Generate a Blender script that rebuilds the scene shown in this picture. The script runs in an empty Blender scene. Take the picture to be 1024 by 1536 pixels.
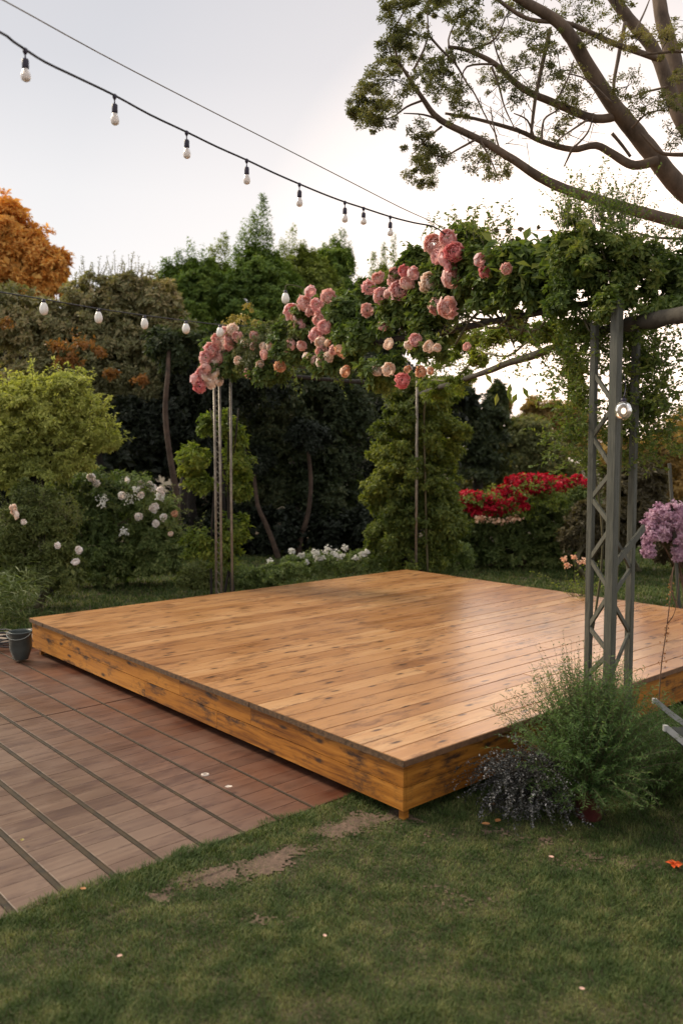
import bpy, math, random
import numpy as np
from mathutils import Vector
R = math.radians
rng = np.random.default_rng(7)
random.seed(7)
col = bpy.context.scene.collection
FPX, CH, PITCH = 1266.0, 1.8, R(3.97)

def P(px, py, d):
    """world point seen at photo pixel (px,py), d metres ahead"""
    xc = (px - 512) / FPX; yc = (768 - py) / FPX
    v = np.array([xc, math.cos(PITCH) + yc * math.sin(PITCH), -math.sin(PITCH) + yc * math.cos(PITCH)])
    return np.array([0, 0, CH]) + v * (d / v[1])

def G(px, py, z=0.0):
    xc = (px - 512) / FPX; yc = (768 - py) / FPX
    v = np.array([xc, math.cos(PITCH) + yc * math.sin(PITCH), -math.sin(PITCH) + yc * math.cos(PITCH)])
    return np.array([0, 0, CH]) + v * ((z - CH) / v[2])

# ------------------------------------------------------------------ materials
def new_mat(name):
    m = bpy.data.materials.new(name); m.use_nodes = True
    nt = m.node_tree; nt.nodes.clear()
    out = nt.nodes.new('ShaderNodeOutputMaterial')
    return m, nt, out

def N(nt, t, **kw):
    n = nt.nodes.new(t)
    for k, v in kw.items():
        if k.startswith('i_'): n.inputs[k[2:].replace('_', ' ')].default_value = v
        else: setattr(n, k, v)
    return n

def ramp(nt, stops, fac):
    r = nt.nodes.new('ShaderNodeValToRGB')
    el = r.color_ramp.elements
    while len(el) < len(stops): el.new(0.5)
    for e, (p, c) in zip(el, stops):
        e.position = p; e.color = (*c, 1) if len(c) == 3 else c
    nt.links.new(fac, r.inputs['Fac'])
    return r

def mix(nt, fac, a, b, mode='MIX'):
    m = nt.nodes.new('ShaderNodeMix'); m.data_type = 'RGBA'; m.blend_type = mode
    for s, v in ((m.inputs[0], fac), (m.inputs[6], a), (m.inputs[7], b)):
        if isinstance(v, (int, float)): s.default_value = v
        elif isinstance(v, tuple): s.default_value = (*v, 1)
        else: nt.links.new(v, s)
    return m.outputs[2]

def leaf_mat(name, stops, trans=0.3, rough=0.55, scale=1.2, tw=(1.3, 1.35, 0.6)):
    """leaves: colour varies leaf by leaf and over larger patches; part of the light passes through"""
    m, nt, out = new_mat(name)
    g = N(nt, 'ShaderNodeNewGeometry'); tc = N(nt, 'ShaderNodeTexCoord')
    no = N(nt, 'ShaderNodeTexNoise', i_Scale=scale, i_Detail=3.0)
    nt.links.new(tc.outputs['Object'], no.inputs['Vector'])
    ma = N(nt, 'ShaderNodeMath', operation='MULTIPLY_ADD'); ma.inputs[1].default_value = 0.55
    nt.links.new(g.outputs['Random Per Island'], ma.inputs[0])
    mb = N(nt, 'ShaderNodeMath', operation='MULTIPLY_ADD'); mb.inputs[1].default_value = 1.6; mb.inputs[2].default_value = -0.58
    nt.links.new(no.outputs['Fac'], mb.inputs[0]); nt.links.new(mb.outputs[0], ma.inputs[2])
    r = ramp(nt, stops, ma.outputs[0])
    p = N(nt, 'ShaderNodeBsdfPrincipled', i_Roughness=rough)
    p.inputs['Specular IOR Level'].default_value = 0.35
    nt.links.new(r.outputs[0], p.inputs['Base Color'])
    t = N(nt, 'ShaderNodeBsdfTranslucent')
    nt.links.new(mix(nt, 1.0, r.outputs[0], tw, 'MULTIPLY'), t.inputs['Color'])
    ms = N(nt, 'ShaderNodeMixShader'); ms.inputs[0].default_value = trans
    nt.links.new(p.outputs[0], ms.inputs[1]); nt.links.new(t.outputs[0], ms.inputs[2])
    nt.links.new(ms.outputs[0], out.inputs['Surface'])
    return m

def plain_mat(name, c1, c2, rough=0.6, scale=20, metal=0.0, bump=0.0, stretch=(1, 1, 1)):
    m, nt, out = new_mat(name)
    tc = N(nt, 'ShaderNodeTexCoord'); mp = N(nt, 'ShaderNodeMapping'); mp.inputs['Scale'].default_value = stretch
    nt.links.new(tc.outputs['Object'], mp.inputs[0])
    no = N(nt, 'ShaderNodeTexNoise', i_Scale=scale, i_Detail=6.0, i_Roughness=0.65)
    nt.links.new(mp.outputs[0], no.inputs['Vector'])
    r = ramp(nt, [(0.3, c1), (0.7, c2)], no.outputs['Fac'])
    p = N(nt, 'ShaderNodeBsdfPrincipled', i_Roughness=rough, i_Metallic=metal)
    nt.links.new(r.outputs[0], p.inputs['Base Color'])
    if bump:
        b = N(nt, 'ShaderNodeBump', i_Strength=bump, i_Distance=0.02)
        nt.links.new(no.outputs['Fac'], b.inputs['Height']); nt.links.new(b.outputs[0], p.inputs['Normal'])
    nt.links.new(p.outputs[0], out.inputs['Surface'])
    return m

def wood_mat(name, stops, along='X', across='Y', rough=(0.32, 0.6), knots=0.8, stain=0.4, stain_col=(0.08, 0.04, 0.02), var=0.5, coat=0.0, knot_col=(0.07, 0.03, 0.012), patch=None, kden=0.6, specular=0.5, contrast=1.0, red=None, coat_rough=0.3):
    """planks: grain runs along one axis, each board its own tone, with knots, stains and uneven gloss"""
    m, nt, out = new_mat(name); Lk = nt.links.new
    tc = N(nt, 'ShaderNodeTexCoord'); g = N(nt, 'ShaderNodeNewGeometry'); sp = N(nt, 'ShaderNodeSeparateXYZ'); Lk(tc.outputs['Object'], sp.inputs[0])
    def mth(op, a_, b_=None, c_=None):
        n = N(nt, 'ShaderNodeMath', operation=op)
        for i, q in enumerate((a_, b_, c_)):
            if q is None: continue
            if isinstance(q, (int, float)): n.inputs[i].default_value = q
            else: Lk(q, n.inputs[i])
        return n.outputs[0]
    rnd = g.outputs['Random Per Island']
    U = mth('MULTIPLY_ADD', rnd, 37.0, sp.outputs[along]); V = mth('MULTIPLY_ADD', rnd, 53.0, sp.outputs[across])
    def vec(su, sv, extra=0.0):
        c = N(nt, 'ShaderNodeCombineXYZ'); Lk(mth('MULTIPLY', U, su), c.inputs[0]); Lk(mth('MULTIPLY', V, sv), c.inputs[1]); c.inputs[2].default_value = extra; return c.outputs[0]
    warp = N(nt, 'ShaderNodeTexNoise', i_Scale=1.0, i_Detail=2.0); Lk(vec(2.2, 9.0, 3.1), warp.inputs['Vector'])
    wa = N(nt, 'ShaderNodeVectorMath', operation='MULTIPLY_ADD'); wa.inputs[1].default_value = (0.0, 2.2, 0.0); Lk(warp.outputs['Color'], wa.inputs[0]); Lk(vec(1.6, 42.0), wa.inputs[2])
    no = N(nt, 'ShaderNodeTexNoise', i_Scale=1.0, i_Detail=7.0, i_Roughness=0.68); Lk(wa.outputs[0], no.inputs['Vector'])
    soft = N(nt, 'ShaderNodeTexNoise', i_Scale=1.0, i_Detail=5.0, i_Roughness=0.6); Lk(vec(1.7, 6.0, 7.0), soft.inputs['Vector'])
    f = mth('MULTIPLY_ADD', rnd, var, mth('MULTIPLY_ADD', no.outputs['Fac'], 0.9, mth('MULTIPLY_ADD', soft.outputs['Fac'], 0.7, -0.3 - var / 2)))
    f = mth('MULTIPLY_ADD', f, contrast, 0.5 - 0.5 * contrast)
    c = ramp(nt, stops, f).outputs[0]
    mpb = N(nt, 'ShaderNodeMapping'); mpb.inputs['Scale'].default_value = (1.0, 1.0, 1.0); Lk(tc.outputs['Object'], mpb.inputs[0])
    big = N(nt, 'ShaderNodeTexNoise', i_Scale=1.1, i_Detail=6.0, i_Roughness=0.62); Lk(mpb.outputs[0], big.inputs['Vector'])
    if red:   # tint multiply: boards get redder and darker towards the stage
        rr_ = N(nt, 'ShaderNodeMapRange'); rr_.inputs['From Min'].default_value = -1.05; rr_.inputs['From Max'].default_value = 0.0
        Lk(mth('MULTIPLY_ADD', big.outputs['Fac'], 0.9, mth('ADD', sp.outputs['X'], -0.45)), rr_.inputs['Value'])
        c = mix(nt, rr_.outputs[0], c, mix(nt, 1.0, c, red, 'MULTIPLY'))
    if patch:
        pf = ramp(nt, [(0.42, (0, 0, 0)), (0.66, (patch[1],) * 3)], big.outputs['Fac']); c = mix(nt, pf.outputs[0], c, patch[0])
    st = N(nt, 'ShaderNodeTexNoise', i_Scale=1.0, i_Detail=7.0, i_Roughness=0.72); Lk(vec(3.0, 9.0, 5.0), st.inputs['Vector'])
    sf = ramp(nt, [(0.515, (0, 0, 0)), (0.64, (stain,) * 3)], st.outputs['Fac']); c = mix(nt, sf.outputs[0], c, stain_col)
    kv = N(nt, 'ShaderNodeVectorMath', operation='MULTIPLY_ADD'); kv.inputs[1].default_value = (0.22, 0.3, 0); Lk(st.outputs['Color'], kv.inputs[0]); Lk(vec(2.6, 7.5), kv.inputs[2])
    vo = N(nt, 'ShaderNodeTexVoronoi', i_Scale=1.0, i_Randomness=1.0); vo.voronoi_dimensions = '2D'; Lk(kv.outputs[0], vo.inputs['Vector'])
    kf = ramp(nt, [(0.045, (knots,) * 3), (0.13, (0, 0, 0))], vo.outputs['Distance'])
    sel = N(nt, 'ShaderNodeSeparateColor'); Lk(vo.outputs['Color'], sel.inputs[0])
    km = mth('MULTIPLY', kf.outputs[0], mth('GREATER_THAN', sel.outputs[0], 1 - kden)); c = mix(nt, km, c, knot_col)
    p = N(nt, 'ShaderNodeBsdfPrincipled'); p.inputs['Specular IOR Level'].default_value = specular
    p.inputs['Coat Weight'].default_value = coat; p.inputs['Coat Roughness'].default_value = coat_rough
    Lk(c, p.inputs['Base Color'])
    rr = N(nt, 'ShaderNodeMapRange'); rr.inputs['From Min'].default_value = 0.35; rr.inputs['From Max'].default_value = 0.65
    rr.inputs['To Min'].default_value = rough[0]; rr.inputs['To Max'].default_value = rough[1]
    rin = mth('MULTIPLY_ADD', no.outputs['Fac'], 0.4, mth('MULTIPLY', big.outputs['Fac'], 0.6)); Lk(rin, rr.inputs['Value']); Lk(rr.outputs[0], p.inputs['Roughness'])
    b = N(nt, 'ShaderNodeBump', i_Strength=0.3, i_Distance=0.0008); Lk(no.outputs['Fac'], b.inputs['Height']); Lk(b.outputs[0], p.inputs['Normal'])
    Lk(p.outputs[0], out.inputs['Surface'])
    return m

M = {}
M['stage_top'] = wood_mat('stage top wood', [(0.0, (0.17, 0.06, 0.018)), (0.25, (0.36, 0.155, 0.052)), (0.6, (0.50, 0.245, 0.095)), (1.0, (0.66, 0.40, 0.20))], 'X', 'Y', (0.24, 0.46), 0.95, 0.7, (0.12, 0.045, 0.018), 0.42, coat=0.5, coat_rough=0.24, patch=((0.50, 0.27, 0.11), 0.35), kden=0.5, contrast=1.15)
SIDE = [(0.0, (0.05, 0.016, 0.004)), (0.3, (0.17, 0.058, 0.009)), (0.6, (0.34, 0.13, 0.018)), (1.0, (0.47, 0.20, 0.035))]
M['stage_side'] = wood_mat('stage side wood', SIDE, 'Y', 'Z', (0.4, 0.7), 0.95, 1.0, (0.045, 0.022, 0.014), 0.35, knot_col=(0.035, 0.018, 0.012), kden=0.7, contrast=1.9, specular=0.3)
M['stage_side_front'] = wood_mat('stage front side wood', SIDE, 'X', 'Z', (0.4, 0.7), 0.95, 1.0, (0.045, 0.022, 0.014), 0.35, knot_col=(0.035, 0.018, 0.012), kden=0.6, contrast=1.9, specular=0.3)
M['stage_edge'] = plain_mat('rough board edge', (0.035, 0.02, 0.011), (0.15, 0.08, 0.036), 0.85, 35, bump=0.4)
M['stage_edge_front'] = plain_mat('worn board edge', (0.09, 0.045, 0.022), (0.2, 0.1, 0.05), 0.7, 30, bump=0.3)
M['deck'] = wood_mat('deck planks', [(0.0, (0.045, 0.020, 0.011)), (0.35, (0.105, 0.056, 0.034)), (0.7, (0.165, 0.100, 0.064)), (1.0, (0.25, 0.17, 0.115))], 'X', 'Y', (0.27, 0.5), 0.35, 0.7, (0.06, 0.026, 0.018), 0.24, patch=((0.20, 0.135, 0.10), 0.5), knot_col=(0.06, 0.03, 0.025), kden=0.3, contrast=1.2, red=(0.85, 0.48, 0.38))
M['batten'] = plain_mat('mossy metal channel', (0.014, 0.009, 0.003), (0.055, 0.031, 0.009), 0.8, 14, bump=0.2)
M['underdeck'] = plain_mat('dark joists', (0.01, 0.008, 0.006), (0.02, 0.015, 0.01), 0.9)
M['concrete'] = plain_mat('pale concrete strip', (0.22, 0.17, 0.13), (0.36, 0.29, 0.23), 0.85, 9, bump=0.2)
M['greywood'] = plain_mat('grey green painted timber', (0.042, 0.043, 0.033), (0.105, 0.104, 0.08), 0.6, 14, bump=0.35, stretch=(6, 6, 0.5))
M['logwood'] = plain_mat('weathered log', (0.018, 0.015, 0.011), (0.055, 0.046, 0.034), 0.85, 10, bump=0.6)
M['rodmetal'] = plain_mat('weathered metal rod', (0.12, 0.10, 0.075), (0.30, 0.26, 0.21), 0.45, 12, metal=0.3)
M['bark'] = plain_mat('brown bark', (0.055, 0.036, 0.024), (0.19, 0.13, 0.09), 0.85, 9, bump=0.6, stretch=(1, 1, 0.5))
M['bark_mid'] = plain_mat('reddish bark', (0.03, 0.018, 0.012), (0.10, 0.062, 0.042), 0.9, 9, bump=0.6)
M['bark_dark'] = plain_mat('dark bark', (0.010, 0.008, 0.006), (0.03, 0.022, 0.016), 0.9, 9, bump=0.6)
M['stem'] = plain_mat('green brown stems', (0.05, 0.045, 0.02), (0.12, 0.10, 0.045), 0.7, 9)
M['drystem'] = plain_mat('dry red brown stems', (0.07, 0.035, 0.02), (0.17, 0.09, 0.05), 0.7, 9)
M['cable'] = plain_mat('black rubber cable', (0.012, 0.011, 0.014), (0.03, 0.028, 0.034), 0.5)
M['socket'] = plain_mat('dark socket plastic', (0.012, 0.008, 0.02), (0.03, 0.02, 0.045), 0.45)
M['frost'] = plain_mat('frosted white glass', (0.78, 0.74, 0.68), (0.88, 0.85, 0.8), 0.25)
M['pot'] = plain_mat('dark red plastic pot', (0.06, 0.012, 0.012), (0.11, 0.028, 0.025), 0.5)
M['bucket'] = plain_mat('grey green bucket plastic', (0.035, 0.045, 0.042), (0.06, 0.072, 0.068), 0.4, 8)
M['bucket_rim'] = plain_mat('pale bucket handle', (0.20, 0.22, 0.2), (0.3, 0.32, 0.3), 0.4, 8)
M['chair'] = plain_mat('pale grey painted metal', (0.3, 0.3, 0.29), (0.45, 0.45, 0.43), 0.45, 8)
M['fabric'] = plain_mat('dark fabric', (0.02, 0.025, 0.022), (0.04, 0.045, 0.04), 0.9, 40)
M['paper'] = plain_mat('pale scrap', (0.5, 0.42, 0.36), (0.7, 0.6, 0.52), 0.8)

m, nt, out = new_mat('clear bulb glass')
gl = N(nt, 'ShaderNodeBsdfPrincipled', i_Roughness=0.06, i_IOR=1.45); gl.inputs['Transmission Weight'].default_value = 0.9
gl.inputs['Base Color'].default_value = (0.95, 0.86, 0.8, 1)
nt.links.new(gl.outputs[0], out.inputs['Surface']); M['glass'] = m
m, nt, out = new_mat('milky bulb glass')
gl = N(nt, 'ShaderNodeBsdfPrincipled', i_Roughness=0.2, i_IOR=1.3); gl.inputs['Transmission Weight'].default_value = 0.25
gl.inputs['Base Color'].default_value = (0.86, 0.78, 0.72, 1)
nt.links.new(gl.outputs[0], out.inputs['Surface']); M['milky'] = m
m, nt, out = new_mat('warm glowing lamp core')
em = N(nt, 'ShaderNodeEmission', i_Strength=2.2); em.inputs[0].default_value = (1, 0.78, 0.55, 1)
nt.links.new(em.outputs[0], out.inputs['Surface']); M['glow'] = m

# lawn soil under the grass blades
m, nt, out = new_mat('lawn soil')
tc = N(nt, 'ShaderNodeTexCoord')
n1 = N(nt, 'ShaderNodeTexNoise', i_Scale=0.9, i_Detail=8.0, i_Roughness=0.7); nt.links.new(tc.outputs['Object'], n1.inputs['Vector'])
n2 = N(nt, 'ShaderNodeTexNoise', i_Scale=35.0, i_Detail=6.0, i_Roughness=0.7); nt.links.new(tc.outputs['Object'], n2.inputs['Vector'])
c1 = ramp(nt, [(0.3, (0.045, 0.048, 0.02)), (0.7, (0.14, 0.095, 0.06))], n1.outputs['Fac']).outputs[0]
c2 = ramp(nt, [(0.3, (0.5, 0.5, 0.5)), (0.7, (1.35, 1.3, 1.25))], n2.outputs['Fac']).outputs[0]
p = N(nt, 'ShaderNodeBsdfPrincipled', i_Roughness=0.95)
nt.links.new(mix(nt, 1.0, c1, c2, 'MULTIPLY'), p.inputs['Base Color'])
b = N(nt, 'ShaderNodeBump', i_Strength=0.6, i_Distance=0.02); nt.links.new(n2.outputs['Fac'], b.inputs['Height']); nt.links.new(b.outputs[0], p.inputs['Normal'])
nt.links.new(p.outputs[0], out.inputs['Surface']); M['soil'] = m
m, nt, out = new_mat('bare earth')
tc = N(nt, 'ShaderNodeTexCoord')
n2 = N(nt, 'ShaderNodeTexNoise', i_Scale=30.0, i_Detail=7.0, i_Roughness=0.75); nt.links.new(tc.outputs['Object'], n2.inputs['Vector'])
c1 = ramp(nt, [(0.3, (0.07, 0.045, 0.030)), (0.7, (0.22, 0.14, 0.10))], n2.outputs['Fac']).outputs[0]
p = N(nt, 'ShaderNodeBsdfPrincipled', i_Roughness=0.95); nt.links.new(c1, p.inputs['Base Color'])
b = N(nt, 'ShaderNodeBump', i_Strength=0.7, i_Distance=0.02); nt.links.new(n2.outputs['Fac'], b.inputs['Height']); nt.links.new(b.outputs[0], p.inputs['Normal'])
nt.links.new(p.outputs[0], out.inputs['Surface']); M['earth'] = m

def lm(key, lo, mid, hi, **kw):
    M[key] = leaf_mat(key.replace('_', ' '), [(0.0, lo), (0.5, mid), (1.0, hi)], **kw)
lm('l_grass', (0.030, 0.056, 0.012), (0.072, 0.115, 0.028), (0.27, 0.26, 0.10), trans=0.25, scale=7.0, rough=0.7)
lm('l_orange', (0.209, 0.149, 0.047), (0.676, 0.359, 0.084), (0.900, 0.630, 0.185), trans=0.4, scale=0.5, tw=(1.2, 0.9, 0.5))
lm('l_brown', (0.127, 0.130, 0.066), (0.216, 0.216, 0.105), (0.432, 0.330, 0.178), scale=0.5)
lm('l_autumn', (0.16, 0.10, 0.03), (0.32, 0.14, 0.04), (0.42, 0.20, 0.07), scale=0.8)
lm('l_conifer', (0.067, 0.120, 0.028), (0.135, 0.213, 0.045), (0.301, 0.375, 0.067), scale=0.5)
lm('l_pine', (0.094, 0.140, 0.033), (0.205, 0.253, 0.056), (0.409, 0.435, 0.093), scale=0.5)
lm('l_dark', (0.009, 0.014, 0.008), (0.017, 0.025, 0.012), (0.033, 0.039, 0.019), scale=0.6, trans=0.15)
lm('l_lime', (0.182, 0.216, 0.053), (0.396, 0.417, 0.105), (0.639, 0.618, 0.194), scale=0.8, trans=0.35)
lm('l_bush', (0.068, 0.105, 0.034), (0.136, 0.189, 0.055), (0.297, 0.325, 0.115), scale=1.0)
lm('l_bush2', (0.073, 0.094, 0.028), (0.137, 0.169, 0.047), (0.291, 0.287, 0.094), scale=1.0)
lm('l_spiky', (0.05, 0.075, 0.02), (0.11, 0.15, 0.04), (0.2, 0.22, 0.07), scale=2)
lm('l_vine', (0.066, 0.106, 0.018), (0.158, 0.211, 0.035), (0.330, 0.343, 0.060), scale=1.3, trans=0.4)
lm('l_ivy', (0.050, 0.079, 0.016), (0.116, 0.151, 0.030), (0.290, 0.301, 0.057), scale=1.2, trans=0.4)
lm('l_rose', (0.050, 0.088, 0.025), (0.106, 0.158, 0.043), (0.237, 0.279, 0.074), scale=1.6, trans=0.3)
lm('l_rose_fine', (0.05, 0.065, 0.028), (0.10, 0.12, 0.05), (0.2, 0.2, 0.1), scale=1.6, trans=0.35)
lm('l_arbor', (0.049, 0.086, 0.022), (0.122, 0.174, 0.040), (0.294, 0.295, 0.076), scale=1.6, trans=0.38)
lm('l_yellow', (0.22, 0.19, 0.05), (0.34, 0.28, 0.08), (0.42, 0.28, 0.10), scale=3)
lm('l_eucal', (0.085, 0.095, 0.040), (0.172, 0.174, 0.069), (0.323, 0.262, 0.117), scale=1.2, trans=0.35)
lm('l_far', (0.086, 0.101, 0.043), (0.158, 0.173, 0.065), (0.346, 0.259, 0.101), scale=0.3, trans=0.4)
lm('l_fargold', (0.182, 0.130, 0.052), (0.390, 0.260, 0.091), (0.650, 0.416, 0.156), scale=0.4, trans=0.5)
lm('l_hedge', (0.025, 0.040, 0.017), (0.053, 0.072, 0.031), (0.117, 0.123, 0.053), scale=0.8)
lm('l_red', (0.20, 0.004, 0.015), (0.50, 0.008, 0.03), (0.72, 0.03, 0.07), scale=2, trans=0.3, tw=(1.1, 0.6, 0.6))
lm('l_lilac', (0.42, 0.21, 0.32), (0.62, 0.40, 0.52), (0.80, 0.60, 0.66), scale=6, tw=(1, 1, 1))
lm('l_white', (0.6, 0.58, 0.52), (0.75, 0.74, 0.70), (0.85, 0.84, 0.8), scale=3, tw=(1, 1, 1))
lm('l_shrub', (0.05, 0.04, 0.022), (0.085, 0.07, 0.035), (0.15, 0.12, 0.06), scale=2)
lm('l_rosemary', (0.038, 0.080, 0.021), (0.083, 0.153, 0.040), (0.175, 0.252, 0.076), scale=3, trans=0.3)
lm('l_silver', (0.012, 0.013, 0.012), (0.05, 0.052, 0.05), (0.36, 0.35, 0.36), scale=9, trans=0.05)
lm('l_dead', (0.2, 0.08, 0.03), (0.35, 0.15, 0.06), (0.45, 0.22, 0.1), scale=9)
def petal_mat(name, c1, c2):
    M[name] = leaf_mat(name, [(0.0, c1), (0.6, tuple((a + b) / 2 for a, b in zip(c1, c2))), (1.0, c2)], trans=0.3, rough=0.6, scale=12, tw=(1.1, 0.9, 0.85))
petal_mat('pink', (0.85, 0.52, 0.53), (0.93, 0.76, 0.73))
petal_mat('palepink', (0.82, 0.52, 0.48), (0.9, 0.72, 0.66))
petal_mat('coral', (0.78, 0.29, 0.31), (0.88, 0.48, 0.46))
petal_mat('peach', (0.78, 0.50, 0.32), (0.88, 0.66, 0.48))
petal_mat('cream', (0.88, 0.76, 0.64), (0.95, 0.88, 0.80))
petal_mat('whiterose', (0.93, 0.92, 0.88), (0.96, 0.96, 0.95))

# ------------------------------------------------------------------ mesh helpers
def link_mesh(name, verts, faces_by_n, mat, parent=None, smooth=False):
    """faces_by_n: list of (n_corners, int array F x n)"""
    verts = np.asarray(verts, dtype=np.float64).reshape(-1, 3)
    if parent is not None: verts = verts - np.array(parent.get('_base', (0, 0, 0)))
    me = bpy.data.meshes.new(name)
    me.vertices.add(len(verts)); me.vertices.foreach_set('co', verts.astype(np.float32).ravel())
    idx = np.concatenate([np.asarray(f, dtype=np.int32).ravel() for _, f in faces_by_n])
    tot = np.concatenate([np.full(len(f), n, dtype=np.int32) for n, f in faces_by_n])
    start = np.concatenate([[0], np.cumsum(tot)[:-1]]).astype(np.int32)
    me.loops.add(len(idx)); me.loops.foreach_set('vertex_index', idx)
    me.polygons.add(len(tot)); me.polygons.foreach_set('loop_start', start); me.polygons.foreach_set('loop_total', tot)
    me.polygons.foreach_set('use_smooth', np.full(len(tot), bool(smooth)))
    me.update(calc_edges=True)
    me.materials.append(mat)
    o = bpy.data.objects.new(name, me); col.objects.link(o)
    if parent is not None:
        o.parent = parent; o['_base'] = parent.get('_base', (0, 0, 0))
    return o

class MB:
    def __init__(s): s.v = []; s.f = {}; s.n = 0
    def add(s, verts, faces):
        verts = np.asarray(verts, float).reshape(-1, 3)
        for f in faces: s.f.setdefault(len(f), []).append([i + s.n for i in f])
        s.v.append(verts); s.n += len(verts)
    def box(s, lo, hi):
        x0, y0, z0 = lo; x1, y1, z1 = hi
        s.add([(x0, y0, z0), (x1, y0, z0), (x1, y1, z0), (x0, y1, z0), (x0, y0, z1), (x1, y0, z1), (x1, y1, z1), (x0, y1, z1)],
              [(0, 3, 2, 1), (4, 5, 6, 7), (0, 1, 5, 4), (1, 2, 6, 5), (2, 3, 7, 6), (3, 0, 4, 7)])
    def bevbox(s, lo, hi, b=0.004, bx=None):
        """box with chamfered top and side edges"""
        x0, y0, z0 = lo; x1, y1, z1 = hi; c = b if bx is None else bx
        v = [(x0, y0, z0), (x1, y0, z0), (x1, y1, z0), (x0, y1, z0), (x0, y0, z1 - b), (x1, y0, z1 - b), (x1, y1, z1 - b), (x0, y1, z1 - b),
             (x0 + c, y0 + b, z1), (x1 - c, y0 + b, z1), (x1 - c, y1 - b, z1), (x0 + c, y1 - b, z1)]
        s.add(v, [(0, 3, 2, 1), (8, 9, 10, 11), (0, 1, 5, 4), (1, 2, 6, 5), (2, 3, 7, 6), (3, 0, 4, 7), (4, 5, 9, 8), (5, 6, 10, 9), (6, 7, 11, 10), (7, 4, 8, 11)])
    def tube(s, pts, radii, k=8, cap=True, wob=0.0):
        pts = [np.array(p, float) for p in pts]
        if not hasattr(radii, '__len__'): radii = [radii] * len(pts)
        vs = []; up = None
        for i, p in enumerate(pts):
            t = pts[min(i + 1, len(pts) - 1)] - pts[max(i - 1, 0)]; t = t / (np.linalg.norm(t) + 1e-9)
            if up is None:
                up = np.array([0, 0, 1.0]) if abs(t[2]) < 0.9 else np.array([1.0, 0, 0])
            up = up - t * np.dot(up, t); up /= np.linalg.norm(up) + 1e-9
            w = np.cross(t, up)
            for j in range(k):
                a = 2 * math.pi * j / k
                r = radii[i] * (1 + (random.uniform(-wob, wob) if wob else 0))
                vs.append(p + (math.cos(a) * up + math.sin(a) * w) * r)
        fs = []
        for i in range(len(pts) - 1):
            for j in range(k):
                a = i * k + j; b_ = i * k + (j + 1) % k
                fs.append((a, b_, b_ + k, a + k))
        if cap and k > 2:
            fs.append(tuple(range(k))[::-1]); fs.append(tuple(range((len(pts) - 1) * k, len(pts) * k)))
        s.add(vs, fs)
    def bar(s, a, b_, w, t):
        """rectangular bar from a to b: w across, t thick"""
        a = np.array(a, float); b_ = np.array(b_, float); d = b_ - a; d /= np.linalg.norm(d)
        up = np.array([0, 0, 1.0]) if abs(d[2]) < 0.95 else np.array([0, 1.0, 0])
        x = np.cross(d, up); x /= np.linalg.norm(x); y = np.cross(x, d)
        vs = [p + sx * x * w / 2 + sy * y * t / 2 for p in (a, b_) for sx, sy in ((-1, -1), (1, -1), (1, 1), (-1, 1))]
        s.add(vs, [(0, 1, 2, 3)[::-1], (4, 5, 6, 7), (0, 1, 5, 4), (1, 2, 6, 5), (2, 3, 7, 6), (3, 0, 4, 7)])
    def lathe(s, prof, c, k=16):
        c = np.array(c, float); vs = []
        for r, z in prof:
            for j in range(k):
                a = 2 * math.pi * j / k; vs.append(c + np.array([r * math.cos(a), r * math.sin(a), z]))
        fs = []
        for i in range(len(prof) - 1):
            for j in range(k):
                a = i * k + j; b_ = i * k + (j + 1) % k; fs.append((a, b_, b_ + k, a + k))
        s.add(vs, fs)
    def build(s, name, mat, parent=None, smooth=False):
        return link_mesh(name, np.concatenate(s.v), [(n, np.array(f)) for n, f in s.f.items()], mat, parent, smooth)

def tag(o, label=None, cat=None, group=None, kind=None):
    if label: o['label'] = label
    if cat: o['category'] = cat
    if group: o['group'] = group
    if kind: o['kind'] = kind
    return o

def thing(name, label, cat, loc, group=None):
    o = bpy.data.objects.new(name, None); col.objects.link(o); o.empty_display_size = 0.1
    o.location = tuple(float(x) for x in loc); o['_base'] = tuple(float(x) for x in loc)
    return tag(o, label, cat, group)

def unit(a): return a / (np.linalg.norm(a, axis=-1, keepdims=True) + 1e-9)

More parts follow.
